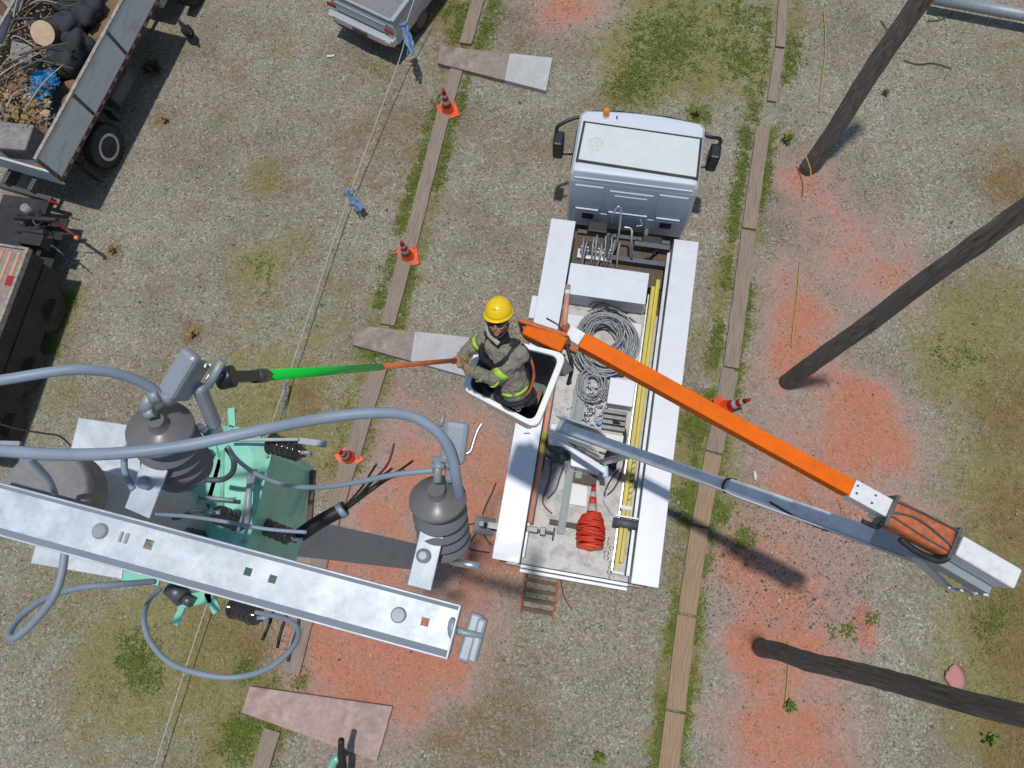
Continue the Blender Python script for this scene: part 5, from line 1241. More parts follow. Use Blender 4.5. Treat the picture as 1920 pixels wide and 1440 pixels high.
# reflective bands on sleeves and back
def band(a, b, t, r, w, mtl='hivis', name='reflective_band'):
    p = a.lerp(b, t); d_ = (b - a).normalized(); wear(MB().prof(p - d_ * w / 2, p + d_ * w / 2, [(0, r), (.5, r * 1.02), (1, r)], 24), name, mtl)
band(shL, elL, .72, .081, .06); band(shR, elR, .35, .081, .035); band(hip, chest, .35, .153, .04); band(elL, wrL, -.02, .075, .018)
# harness straps and lanyard
hn = MB()
def strap(pp, w=.045):
    pts = spl(pp, 6)
    for a, b in zip(pts[:-1], pts[1:]): hn.obox(a, b, w, .012, up=Vector((0, -.3, 1)))
def around(c, ax_, r, k=24, up_=None):
    d_ = ax_.normalized(); a = Vector((1, 0, 0)); u = d_.cross(a).normalized(); w_ = d_.cross(u)
    return [c + (u * math.cos(2 * math.pi * i / k) + w_ * math.sin(2 * math.pi * i / k)) * r for i in range(k + 1)]
hn.tube(around(hip + Vector((0, 0, .07)), chest - hip, .148), .026, 8)
fdir = Vector((-.8, -.45, .35)).normalized()
hn.tube(spl([shL + Vector((-.02, .07, .07)), shL.lerp(chest, .35) + fdir * .13 + Vector((0, 0, .04)), chest + fdir * .155, hip.lerp(chest, .3) + fdir * .145], 6), .024, 6)
hn.tube(spl([shR + Vector((0.03, .04, .085)), shR.lerp(chest, .4) + fdir * .14, chest + fdir * .16 + Vector((-.0, .03, 0)), hip.lerp(chest, .3) + fdir * .145], 6), .032, 6)
hn.tube(spl([shL + Vector((.02, .08, .06)), shL + Vector((.09, .0, .0)), chest + Vector((.18, -.02, -.02)), hip + Vector((.17, -.03, .07))], 6), .016, 6)
wear(hn, 'harness', 'harness')
vest = MB(); vest.ell(neck.lerp(shL, .5) + Vector((.01, .03, -.0)), (.10, .05, .05), 14, 10, wob=.3, seed=1)
wear(vest, 'shoulder_pad', 'harness', .009, 1)
lan = MB().tube(spl([at(993, 668, 7.7), at(1000, 690, 7.6), at(1000, 712, 7.5), at(990, 738, 7.4), at(975, 752, 7.35), at(962, 760, 7.35)], 6), .014, 8)
wear(lan, 'lanyard', 'rust_orange')
wear(MB().torus(at(972, 768, 7.3), .02, .006, 16, 6, Matrix.Rotation(1, 3, 'X')).tube([at(960, 758, 7.35), at(975, 762, 7.35)], .01, 6), 'buckle', 'steel')
# cardboard scrap in the bucket
o = MB().obox(at(1003, 765, 6.9), at(1015, 735, 6.9), .05, .22).build('cardboard_scrap', 'soil_load', bevel=.01); recenter(o, at(1008, 750, 6.3)); tag(o, 'pale brown scrap standing inside the bucket against its right wall', 'scrap')
# ------------------------------------------------------------------ loaded tipper truck at the left edge
DR = at(68, 300, 1.95); DF = at(232, 0, 1.95); dy = (DF - DR); dy.z = 0; dy.normalize(); DA = math.atan2(dy.y, dy.x) - math.pi / 2
DO = Vector((DR.x, DR.y, 0))
DM = Matrix.Translation(DO) @ Matrix.Rotation(DA, 4, 'Z')
lorry = thing('loaded_truck', 'tipper truck with grey side boards, loaded with wood and rubble, at the upper left', 'truck', DO, DA)
def db(name, mats, mb_, bevel=0.0, parent=None): return mb_.build(name, mats, parent or lorry, local=True, bevel=bevel)
BL, BWd = (at(300, 60, 0) - DO).length, 2.4          # bed length and width; local origin at rear right corner, x<0 to the left
sg = (BL - .05) / 3
for k in range(3):
    y0 = .05 + k * sg; y1 = y0 + sg - .08
    sbm = MB().box(-.05, -.005, y0, y1, 1.28, 1.93); sbm.v = [(v[0] + (.06 if v[2] < 1.5 else 0), v[1], v[2]) for v in sbm.v]
    db('side_board', 'bed_grey', sbm, .008)
    db('side_board', 'bed_grey', MB().box(-BWd, -BWd + .045, y0, y1, 1.0, 1.93), .008)
db('top_rail', 'bed_edge', MB().box(-.075, -.0, 0, BL, 1.932, 1.97).box(-BWd, -BWd + .07, 0, BL, 1.932, 1.97), .008)
db('board_post', 'dark_grey', MB().box(-.055, .012, .05 + sg - .08, .05 + sg, 1.3, 1.93).box(-.055, .012, .05 + 2 * sg - .08, .05 + 2 * sg, 1.3, 1.93).box(-.055, .012, -.01, .045, 1.3, 1.93), .005)
db('tail_board', 'bed_grey', MB().box(-BWd + .05, -.06, -.02, .03, 1.0, 1.5), .008)
db('lower_rail', 'maroon', MB().box(-.06, .06, 0, BL, 1.2, 1.278).box(-BWd - .03, -BWd + .06, 0, BL, .90, .985), .008)
mb = MB()
for k in range(int(BL / .3)): mb.box(.061, .064, .1 + k * .3, .2 + k * .3, 1.22, 1.26)
db('reflector', 'bed_edge', mb)
db('bed_floor', 'dark_grey', MB().box(-BWd, 0, 0, BL, 1.12, 1.19), .004)
db('chassis', 'dark_metal', MB().box(-.95, -.85, -.3, 8.3, .6, .88).box(-1.6, -1.5, -.3, 8.3, .6, .88).box(-1.9, -.5, -.35, -.25, .5, .7), .006)
def dwheel(x, y, s_):
    w_ = MB().prof((x - s_ * .15, y, .5), (x + s_ * .15, y, .5), [(0, .3), (.03, .44), (.15, .49), (.5, .5), (.85, .49), (.97, .44), (1, .3)], 36)
    for k in range(24):
        a = 2 * math.pi * k / 24; w_.obox((x - s_ * .13, y + math.cos(a) * .497, .5 + math.sin(a) * .497), (x + s_ * .13, y + math.cos(a + .08) * .497, .5 + math.sin(a + .08) * .497), .04, .02, up=Vector((0, math.cos(a), math.sin(a))))
    wo = db('wheel', 'black_rubber', w_)
    db('rim', 'light_grey', MB().prof((x + s_ * .04, y, .5), (x + s_ * .156, y, .5), [(0, .3), (1, .305), (.98, .25), (.7, .19), (.35, .15), (.7, .12), (.75, .02)], 32), parent=wo)
    b_ = MB()
    for k in range(8):
        a = 2 * math.pi * k / 8; b_.cyl((x + s_ * .07, y + math.cos(a) * .17, .5 + math.sin(a) * .17), (x + s_ * .11, y + math.cos(a) * .17, .5 + math.sin(a) * .17), .018, n=6)
    db('wheel_nut', 'steel', b_, parent=wo)
wy = (DM.inverted() @ at(175, 268, .5)).y
for y in (wy, BL + 1.1):
    dwheel(-.13, y, 1); dwheel(-BWd + .13, y, -1)
db('mudguard', 'black_rubber', MB().box(-.3, -.0, wy - .72, wy - .68, .15, .85), .004)
db('mudguard', 'black_rubber', MB().box(-.3, -.0, wy + .66, wy + .70, .5, .85), .004)
db('fuel_tank', 'dark_metal', MB().cyl((-.4, wy + 1.0, .62), (-.4, wy + 1.9, .62), .25, n=24))
db('tail_light', 'red_lens', MB().box(-.5, -.25, -.38, -.35, .62, .72), .006)
c_ = MB(); shell([ring(-BWd + .3, -.4, BL + .25, BL + 2.3, .5), ring(-BWd + .3, -.4, BL + .25, BL + 2.35, 1.5), ring(-BWd + .35, -.45, BL + .3, BL + 2.2, 2.2), ring(-BWd + .45, -.5, BL + .4, BL + 2.0, 2.3)], c_)
db('cab', 'car_white', c_, .03)
# load
def on_lorry(mb_, name, mats, label, cat, group=None, bevel=0.0):
    o = mb_.build(name, mats, bevel=bevel); vs = [v.co for v in o.data.vertices]
    c = Vector((sum(v.x for v in vs) / len(vs), sum(v.y for v in vs) / len(vs), min(v.z for v in vs)))
    o.data.transform(Matrix.Translation(-c)); M = DM @ Matrix.Translation(c); o.matrix_world = M; WM[o.name] = M; return tag(o, label, cat, group)
DI = DM.inverted()
def dl(px, py, z): return DI @ at(px, py, z)
mb = MB(); nx, ny = 40, 90; vs = []
for j in range(ny + 1):
    for i in range(nx + 1):
        x = -BWd + .06 + (BWd - .13) * i / nx; y = .06 + (BL - .12) * j / ny
        z = 1.2 + .25 * mnoise.noise(Vector((x * 1.2, y * 1.2, 3))) + .1 * mnoise.noise(Vector((x * 4, y * 4, 1))) - .12 * (i > nx - 6); vs.append((x, y, z))
mb.add(vs, [[j * (nx + 1) + i, j * (nx + 1) + i + 1, (j + 1) * (nx + 1) + i + 1, (j + 1) * (nx + 1) + i] for j in range(ny) for i in range(nx)], True)
o = on_lorry(mb, 'soil_heap', 'soil_load', 'brown soil and dust filling the bed of the loaded truck', 'soil'); 
o['kind'] = 'stuff'
# logs
def log(p, q, r, label):
    t = thing('log', label, 'log', DM @ Vector(p), 0, 'sawn logs on the loaded truck'); p = DM @ Vector(p); q = DM @ Vector(q)
    MB().prof(p, q, [(0, r), (.3, r * 1.04), (.7, r * .98), (1, r)], 22, caps=False).build('bark', 'bark', t); d_ = (q - p).normalized()
    MB().cyl(p - d_ * .01, p + d_ * .02, r * .93, n=22).cyl(q - d_ * .02, q + d_ * .01, r * .93, n=22).build('cut_face', 'cut_wood', t)
a_ = dl(80, 62, 1.85); log((a_.x, a_.y, 1.85), (a_.x - .12, a_.y + .22, 1.45), .27, 'log standing on end with a pale sawn face beside the dark load')
a_ = dl(25, 40, 1.6); log((a_.x, a_.y, 1.6), (a_.x - .9, a_.y + .5, 1.5), .11, 'thin log lying among branches in the corner of the frame')
# rubble block and tarp
q = [dl(20, 70, 1.7), dl(60, 85, 1.7), dl(58, 118, 1.7), dl(15, 108, 1.7)]
on_lorry(MB().hexa([(p.x, p.y) for p in q][::-1], 1.2, 1.68), 'concrete_chunk', 'rubble', 'grey concrete chunk beside the blue tarpaulin', 'rubble', None, .03)
q = [dl(-5, 226, 1.6), dl(62, 232, 1.6), dl(45, 280, 1.6), dl(-12, 275, 1.6)]
on_lorry(MB().hexa([(p.x, p.y) for p in q][::-1], 1.05, 1.58), 'concrete_chunk', 'rubble', 'wide grey slab at the tail of the loaded bed', 'rubble', None, .03)
c_ = dl(70, 146, 1.75); mb = MB(); n = 22; vs = []
for j in range(n + 1):
    for i in range(n + 1):
        u, v = i / n - .5, j / n - .5; x = c_.x + u * .55 * (1 + .25 * math.sin(v * 7)); y = c_.y + v * .62 * (1 + .3 * math.cos(u * 6))
        z = 1.62 + .16 * mnoise.noise(Vector((u * 6, v * 6, 4))) + .07 * mnoise.noise(Vector((u * 15, v * 15, 4))) - .25 * max(abs(u), abs(v)) ** 2; vs.append((x, y, z))
mb.add(vs, [[j * (n + 1) + i, j * (n + 1) + i + 1, (j + 1) * (n + 1) + i + 1, (j + 1) * (n + 1) + i] for j in range(n) for i in range(n)], False)
o = on_lorry(mb, 'blue_tarpaulin', 'tarp_blue', 'crumpled bright blue tarpaulin on the truck load', 'tarpaulin'); o.modifiers.new('solid', 'SOLIDIFY').thickness = .008
# dark bags near the front right
for k, (px, py, s_) in enumerate(((120, 40, .42), (150, 10, .4), (110, 105, .34), (135, 75, .3), (160, -30, .4), (110, -10, .35))):
    c_ = dl(px, py, 1.55); on_lorry(MB().ell((c_.x, c_.y, 1.38), (s_, s_ * 1.1, .32), 20, 14, wob=.45, seed=k), 'dark_sack', 'trousers', ('dark sack behind the standing log, nearest its top edge', 'dark sack at the frame edge against the side board of the loaded truck', 'dark sack to the right of the pale sawn log face', 'small dark sack pressed against the side board beside the log', 'dark sack in front of the others beyond the top of the frame', 'dark sack at the top edge left of the side board')[k], 'sack', 'dark sacks on the loaded truck')
# branches
rr = random.Random(9)
for k in range(46):
    px, py = rr.uniform(-40, 60), rr.uniform(0, 215); c_ = dl(px, py, 1.6); a = rr.uniform(-.5, 1.1) + (1.2 if py > 120 else .3); L = rr.uniform(.5, 1.5); z = 1.55 + rr.uniform(0, .3)
    p0 = Vector((c_.x, c_.y, z)); p2 = p0 + Vector((math.cos(a) * L, math.sin(a) * L, rr.uniform(-.1, .2))); p1 = p0.lerp(p2, .5) + Vector((rr.uniform(-.1, .1), rr.uniform(-.1, .1), .05))
    for p in (p0, p1, p2): p.x = max(-BWd + .12, min(-.14, p.x)); p.y = max(.1, min(BL, p.y))
    m = MB().tube(spl([p0, p1, p2], 5), [.02 * (1 - i / 16) + .004 for i in range(11)], 6)
    on_lorry(m, 'branch', 'branch' if k % 4 else 'bed_edge', 'thin dry branches tangled over the load of the truck', 'branch', 'dry branches on the loaded truck')
for k in range(24):
    px, py = rr.uniform(-5, 95), rr.uniform(170, 225); c_ = dl(px, py, 1.5); s_ = rr.uniform(.04, .13)
    on_lorry(MB().ell((min(c_.x, -.16), max(c_.y, .15), 1.45 + rr.uniform(0, .1)), (s_, s_ * .8, s_ * .6), 8, 6, wob=.9, seed=k), 'rubble_piece', ('rubble', 'cut_wood', 'dry_leaf')[k % 3], 'small rubble and wood pieces below the blue tarpaulin', 'rubble', 'rubble pieces on the loaded truck')
m = MB()
for k in range(1100):
    px, py = rr.uniform(-60, 100), rr.uniform(-10, 240); c_ = dl(px, py, 1.6); c_.x = min(-.15, max(-BWd + .15, c_.x)); c_.y = max(.12, c_.y); z = 1.5 + rr.uniform(0, .3); a = rr.uniform(0, 6.3); s_ = rr.uniform(.02, .05)
    m.add([(c_.x, c_.y, z), (c_.x + math.cos(a) * s_, c_.y + math.sin(a) * s_, z + .02), (c_.x + math.cos(a + 1) * s_, c_.y + math.sin(a + 1) * s_, z + .01), (c_.x + math.cos(a + 2) * s_ * .6, c_.y + math.sin(a + 2) * s_ * .6, z)], [[0, 1, 2, 3]])
o = on_lorry(m, 'dry_leaves', 'dry_leaf', 'dry leaves and chips scattered over the truck load', 'leaves'); o['kind'] = 'stuff'

# second parked truck behind it -----------------------------------------
SR = at(54, 466, 1.6); SB = at(2, 604, 1.6); sy = (SR - SB); sy.z = 0; sy.normalize(); SA = math.atan2(sy.y, sy.x) - math.pi / 2
SO = Vector((SR.x, SR.y, 0))
t2 = thing('parked_truck', 'parked truck at the left edge with a striped grey bed corner, half out of frame', 'truck', SO, SA)
def sb(name, mats, mb_, bevel=0.0, parent=None): return mb_.build(name, mats, parent or t2, local=True, bevel=bevel)
sb('bed', 'black_rubber', MB().box(-2.35, -.02, -4.2, -.02, 1.1, 1.58), .01)
sb('bed_cover', 'slab', MB().box(-2.33, -.05, -4.18, -.05, 1.581, 1.6), .004)
sb('bed_rim', 'bed_edge', MB().box(-.05, .012, -4.2, .012, 1.5, 1.63).box(-2.36, -.05, -.04, .012, 1.5, 1.63), .008)
mb = MB()
for k, c in enumerate((-.16, -.34, -.52, -.7)): mb.box(c - .03, c + .03, -.75, -.12, 1.601, 1.612)
sb('orange_stripe', 'faded_orange', mb); sb('red_marker', 'cone_red', MB().box(-.2, -.06, -.82, -.62, 1.613, 1.625))
sb('front_frame', 'black_rubber', MB().box(-1.9, -.8, .05, 1.5, .5, .65).cyl((-.9, .6, 1.0), (-.3, .6, 1.0), .09).cyl((-1.2, .9, .9), (-.2, .95, .95), .06).box(-.7, -.2, .25, .5, .85, 1.15), .01)
m = MB(); rr = random.Random(8)
for k in range(12):
    p0 = Vector((rr.uniform(-1.2, -.1), rr.uniform(.1, 1.3), rr.uniform(.7, 1.1))); p1 = p0 + Vector((rr.uniform(-.3, .5), rr.uniform(-.3, .3), rr.uniform(-.1, .1))); sb('coupling_hose', 'dark_metal', MB().tube([p0, (p0 + p1) / 2 + Vector((0, 0, .08)), p1], .014, 7))
sb('marker_lamp', 'amber', MB().ell((.35, .62, .95), .05), 0); sb('lamp_arm', 'maroon', MB().tube([(-.2, .9, .95), (.0, .8, .95), (.35, .65, .95)], .035, 8))
sb('work_lamp', 'rubble', MB().cyl((-.85, 1.05, .9), (-.85, 1.05, 1.15), .09))
for y in (-.9, -2.2, -3.4):
    w_ = MB().prof((-.3, y, .5), (.0, y, .5), [(0, .3), (.03, .44), (.15, .49), (.85, .49), (.97, .44), (1, .3)], 32); wo = sb('wheel', 'black_rubber', w_)
    sb('rim', 'black_rubber', MB().prof((-.1, y, .5), (.006, y, .5), [(0, .3), (1, .305), (.98, .26), (.4, .23), (.35, .14)], 28), parent=wo)
sb('skirt', 'black_rubber', MB().box(-.06, .0, -4.1, -.1, .45, 1.09), .01)
sb('chassis', 'black_rubber', MB().box(-2.3, -.35, -4.1, 1.2, .45, .5), .01)
# vehicle partly in frame at left middle (pale square box)
o = MB().obox(at(-30, 830, 3.0), at(38, 832, 3.0), .08, .05).build('steel_rail', 'galvanized_dull', bevel=.006); recenter(o, at(0, 830, 3.0)); tag(o, 'short pale steel rail end at the left edge under the thick cable', 'rail')
# hut edge: white pickup at top ------------------------------------------
VR = at(741, 62, .85); VL = at(585, -12, .85); vx = (VR - VL); vx.z = 0; vx.normalize(); VA = math.atan2(vx.y, vx.x); VO = Vector((VR.x, VR.y, 0))
van = thing('white_pickup', 'pale grey pickup at the top edge, seen from behind with bright rear bumper', 'pickup', VO, VA)
def vb(name, mats, mb_, bevel=0.0, parent=None): return mb_.build(name, mats, parent or van, local=True, bevel=bevel)
Wv = 1.80
c_ = MB(); shell([ring(-Wv, 0, .0, 4.9, .45), ring(-Wv - .02, .02, -.02, 4.95, .75), ring(-Wv, 0, .03, 4.9, 1.0)], c_); bo_ = vb('body', 'car_white', c_, .04)
vb('bumper', 'chrome', MB().hexa([(-Wv + .0, -.14), (-Wv + .25, -.2), (-.25, -.2), (.0, -.14), (.0, .02), (-Wv, .02)], .52, .72), .03)
vb('bumper_apron', 'maroon', MB().hexa([(-Wv + .04, -.12), (-Wv + .25, -.17), (-.25, -.17), (-.04, -.12), (-.04, .0), (-Wv + .04, .0)], .40, .515), .02)
vb('tailgate', 'car_white', MB().box(-Wv + .2, -.2, -.05, -.015, .76, 1.02), .015)
vb('tailgate_groove', 'dark_grey', MB().box(-Wv + .2, -.35, -.055, .0, .735, .757), .004)
vb('number_plate_frame', 'dark_grey', MB().box(-1.1, -.7, -.215, -.2, .56, .68), .005)
for x in (-.16, -Wv + .06): vb('tail_light', 'red_lens', MB().box(x - .10, x + .13, -.065, -.03, .80, .90), .01)
for x in (-.16, -Wv + .05): vb('reflector', 'chrome', MB().box(x - .04, x + .1, -.2, -.13, .6, .69), .01)
vb('bed_floor', 'concrete_pole', MB().box(-Wv + .12, -.12, .12, 1.7, 1.0, 1.02), .01)
vb('bed_wall', 'car_white', MB().box(-Wv, -Wv + .1, .04, 1.75, 1.0, 1.16).box(-.1, 0, .04, 1.75, 1.0, 1.16).box(-Wv + .1, -.1, .04, .1, 1.0, 1.12), .02)
c_ = MB(); shell([ring(-Wv + .02, -.02, 1.8, 3.9, 1.0), ring(-Wv + .15, -.15, 1.95, 3.4, 1.5), ring(-Wv + .25, -.25, 2.1, 3.2, 1.55)], c_); vb('cabin', 'car_white', c_, .04)
vb('rear_window', 'glass', MB().box(-Wv + .3, -.3, 1.83, 1.9, 1.12, 1.4), .01)
for y in (.95, 3.9):
    for x, s_ in ((-.06, 1), (-Wv + .06, -1)):
        wo = vb('wheel', 'black_rubber', MB().prof((x - s_ * .15, y, .36), (x + s_ * .06, y, .36), [(0, .2), (.05, .33), (.2, .36), (.8, .36), (.95, .33), (1, .2)], 28))
        vb('rim', 'dark_metal', MB().cyl((x + s_ * .03, y, .36), (x + s_ * .065, y, .36), .21, n=24), parent=wo)
m = MB(); rr = random.Random(6)
for k in range(10): m.ell((rr.uniform(-1.4, -.9), rr.uniform(.25, .8), 1.04), (rr.uniform(.03, .07), .04, .03), 8, 6, wob=.6, seed=k)
o = m.build('bed_clutter', 'rubble', van, local=True)

# ------------------------------------------------------------------ rope with rags
Zr = .3
pts = [at(790, -40, 1.4), at(757, 60, 1.0), at(750, 108, .6), at(650, 380, Zr), at(532, 730, Zr), at(384, 1145, Zr), at(276, 1480, Zr)]
o = MB().tube(spl(pts, 8), .011, 7).build('long_rope', 'rope'); recenter(o, pts[0]); tag(o, 'long thin pale rope stretched from the top edge to the bottom left', 'rope')
def rag(pp, label, seed, mtl='rag_blue', Zr=.4):
    rr = random.Random(seed); m = MB(); 
    for s_ in range(9):
        a = Vector(at(*pp[0], Zr)); q = [a + Vector((rr.uniform(-.06, .06), rr.uniform(-.05, .05), rr.uniform(-.02, .04)))]
        e = at(pp[1][0] + rr.uniform(-6, 6), pp[1][1] + rr.uniform(-12, 6), Zr - rr.uniform(.05, .25)); e2 = a.lerp(e, .5) + Vector((rr.uniform(-.07, .07), rr.uniform(-.05, .05), 0))
        pts = spl([q[0], e2, e], 5); wv = Vector((rr.uniform(-1, 1), rr.uniform(-1, 1), .3)).normalized() * rr.uniform(.02, .045)
        vs = []
        for i, p in enumerate(pts): k = 1 + .4 * math.sin(i * 1.3 + s_); vs += [p - wv * k, p + Vector((0, 0, .02 * math.sin(i + s_))), p + wv * k]
        m.add(vs, [[3 * i + j, 3 * i + j + 1, 3 * i + j + 4, 3 * i + j + 3] for i in range(len(pts) - 1) for j in range(2)])
    for k in range(7): m.ell(at(*pp[0], Zr) + Vector((rr.uniform(-.12, .08), rr.uniform(-.06, .06), rr.uniform(-.02, .05))), (.05, .035, .03), 8, 6, wob=1.0, seed=seed + k)
    o = m.build('tied_rag', mtl); recenter(o, at(*pp[0], Zr)); o.modifiers.new('solid', 'SOLIDIFY').thickness = .006
    tag(o, label, 'rag', 'blue rags tied to the rope')
rag([(760, 48), (770, 98)], 'torn blue rag tied to the rope beside the pickup bumper', 3, Zr=1.06)
rag([(655, 362), (676, 395)], 'torn blue rag tied to the rope in the open gravel', 14)
o = MB().tube(spl([at(534, 715, .33), at(532, 745, .25), at(529, 765, .18), at(528, 795, .1)], 5), [.03, .03, .028, .024, .02, .014, .012, .01, .009, .008, .006, .006, .006, .006, .006, .006], 7).build('hanging_strap', 'rag_blue'); recenter(o, at(534, 715, .33)); tag(o, 'dark narrow strap hanging on the rope just below the green pole', 'strap')
for k, pp in enumerate(([(1545, 20), (1548, 90), (1540, 160), (1536, 210)], [(1500, 490), (1494, 560), (1487, 620), (1484, 650)], [(1478, 1205), (1477, 1270), (1471, 1330)], [(1508, 285), (1520, 320), (1518, 345)])):
    o = MB().tube(spl([at(x, y, .02 if k < 3 else .5) for x, y in pp], 6), .012, 6).build('yellow_cord', 'yellow_cord'); recenter(o, at(*pp[0])); 
    tag(o, ('yellow cord on the gravel near the top edge', 'yellow cord on the red earth above the middle pole', 'yellow cord on the red earth under the lowest pole', 'yellow cord hanging by the foot of the top right pole')[k], 'cord', 'pieces of yellow cord along the poles')

# ------------------------------------------------------------------ hen
hb = at(362, 74, 0); hen = thing('hen', 'black hen walking on the gravel near the loaded truck', 'hen', (hb.x, hb.y, 0), 0)
he_d = (at(386, 94, 0) - at(348, 52, 0)).normalized(); sdh = Vector((-he_d.y, he_d.x, 0)); HMx = Matrix((he_d, sdh, ez)).transposed()
c_ = hb + Vector((0, 0, .25)); m = MB()
m.ell(c_, (.19, .125, .13), 20, 14, HMx); m.ell(c_ + he_d * .12 + ez * .05, (.09, .075, .1), 14, 10, HMx); m.prof(c_ + he_d * .15 + ez * .07, c_ + he_d * .235 + ez * .17, [(0, .055), (1, .03)], 12); m.ell(c_ + he_d * .25 + ez * .185, (.04, .03, .033), 12, 8, HMx)
m.prof(c_ - he_d * .14 + ez * .03, c_ - he_d * .31 + ez * .15, [(0, .07), (.5, .05), (1, .015)], 10)
o = m.build('body', 'feather', hen); voxel(o, .012, 2)
for s_ in (-1, 1):
    MB().ell(c_ + sdh * s_ * .095 + ez * .02 - he_d * .02, (.14, .035, .08), 14, 8, HMx).build('wing', 'feather', hen)
    MB().tube([c_ + sdh * s_ * .05 - ez * .1, c_ + sdh * s_ * .05 - ez * .17 - he_d * .02, c_ + sdh * s_ * .05 - ez * .245], .009, 6).tube([c_ + sdh * s_ * .05 - ez * .243, c_ + sdh * s_ * .05 - ez * .243 + he_d * .06], .007, 6).build('leg', 'dry_leaf', hen)
MB().ell(c_ + he_d * .255 + ez * .225, (.03, .007, .02), 10, 6, HMx).ell(c_ + he_d * .28 + ez * .15, (.012, .012, .02), 8, 6).build('comb', 'comb', hen)
MB().prof(c_ + he_d * .28 + ez * .185, c_ + he_d * .315 + ez * .178, [(0, .012), (1, .002)], 8).build('beak', 'dry_leaf', hen)
# small leafy weeds
def weed(px, py, s_, n, label, mtl, seed, grp='weeds growing through the gravel'):
    rr = random.Random(seed); b = at(px, py); t = thing('weed', label, 'weed', b, 0, grp); m = MB()
    for k in range(n):
        a = rr.uniform(0, 6.3); e = rr.uniform(.1, 1.2); L = s_ * rr.uniform(.5, 1); d_ = Vector((math.cos(a) * math.cos(e), math.sin(a) * math.cos(e), math.sin(e))); st_ = b + Vector((rr.uniform(-.3, .3) * s_, rr.uniform(-.3, .3) * s_, rr.uniform(0, .5) * s_)); w = Vector((-math.sin(a), math.cos(a), 0)) * L * .22
        m.add([st_, st_ + d_ * L * .5 + w, st_ + d_ * L, st_ + d_ * L * .5 - w], [[0, 1, 2, 3]])
    m.build('leaves', mtl, t)
    m = MB()
    for k in range(5): a = k * 1.26; m.tube([b, b + Vector((math.cos(a) * .2 * s_, math.sin(a) * .2 * s_, .5 * s_))], .008, 5)
    m.build('stems', 'branch', t)
weed(288, 134, .26, 110, 'dark leafy bush beside the shadow of the loaded truck', 'leaf_green', 1)
for k, (px, py, s_, lb) in enumerate(((310, 226, .14, 'small yellow weed on the gravel below the dark bush'), (362, 627, .13, 'small orange-brown weed on the gravel above the upper left cutout'), (213, 470, .12, 'small brown weed on open gravel right of the truck shadow'), (1660, 175, .11, 'small green weed beside the top right pole'), (1475, 262, .17, 'green weed between the board row and the foot of the top right pole'), (1480, 1322, .15, 'small weed on the red earth below the lowest pole'), (1855, 1385, .18, 'small green weed near the bottom right corner'), (1305, 215, .14, 'green weed just above the right corner of the cab'), (1122, 1420, .16, 'dark weed at the bottom edge below the truck'))):
    weed(px, py, s_, 36, lb, 'dry_leaf' if k in (0, 1, 2) else 'grass_blades', 20 + k)
# litter, stone, twigs, hose end
o = MB().box(-.09, .09, -.025, .025, 0, .012).build('white_wrapper', 'litter', bevel=.003); o.location = at(620, 105, .0); o.rotation_euler = (0, 0, .1); tag(o, 'small white wrapper on the gravel below the pickup', 'litter')
o = MB().ell((0, 0, .03), (.035, .09, .03), 10, 8, wob=.4, seed=2).build('white_pebble', 'litter'); o.location = at(1415, 892, 0); tag(o, 'single white pebble between the orange and grey booms', 'stone')
o = MB().ell((0, 0, .02), (.17, .2, .04), 12, 8, wob=.5, seed=7).build('pink_stone', 'pink_stone'); o.location = at(1791, 1270, 0); tag(o, 'flat pink stone above the lowest wooden pole', 'stone')
for pp, lb in (([(1695, 112), (1720, 120), (1750, 118), (1785, 128)], 'long thin twig on the gravel right of the top right pole'), ([(1652, 38), (1668, 60)], 'short brown twig left of the top right pole'), ([(1740, 38), (1765, 36), (1790, 22)], 'bent twig below the steel pipe')):
    o = MB().tube(spl([at(x, y, .02) for x, y in pp], 5), .013, 6).build('twig', 'branch'); recenter(o, at(*pp[0])); tag(o, lb, 'twig')
hz_ = thing('hose_end', 'black hose end with a green sleeve at the bottom edge over the pinkish plank', 'hose', at(640, 1440, .1))
MB().tube(spl([at(640, 1388, .9), at(640, 1410, .7), at(644, 1445, .5), at(650, 1500, .1)], 6), [.055] * 6 + [.068] * 13, 14).build('black_tube', 'black_rubber', hz_)
MB().tube(spl([at(634, 1420, .55), at(624, 1432, .4), at(616, 1470, .1)], 6), .075, 12).build('green_sleeve', 'transformer_green', hz_)
# ------------------------------------------------------------------ grass tufts and loose pebbles
GRASS = []
rr = random.Random(33)
def along(a, b, n, spread, s0=.5, gap=.0):
    for k in range(n):
        t = rr.random(); x = a[0] + (b[0] - a[0]) * t; y = a[1] + (b[1] - a[1]) * t; side = rr.choice((-1, 1))
        # patchy
        if mnoise.noise(Vector((x * .012, y * .012, side * 3))) < -.18 + gap: continue
        dx = side * (17 + abs(rr.gauss(0, spread))); GRASS.append((x + dx, y + rr.uniform(-6, 6), s0))
along((903, 0), (860, 130), 330, 12); along((858, 130), (700, 690), 800, 7, gap=.03); along((700, 690), (640, 900), 70, 8); along((545, 1260), (480, 1440), 60, 14)
along((1470, 0), (1440, 230), 330, 16); along((1425, 240), (1350, 760), 900, 8); along((1345, 760), (1300, 1050), 300, 9, gap=.0); along((1300, 1050), (1250, 1440), 460, 7, gap=.02)
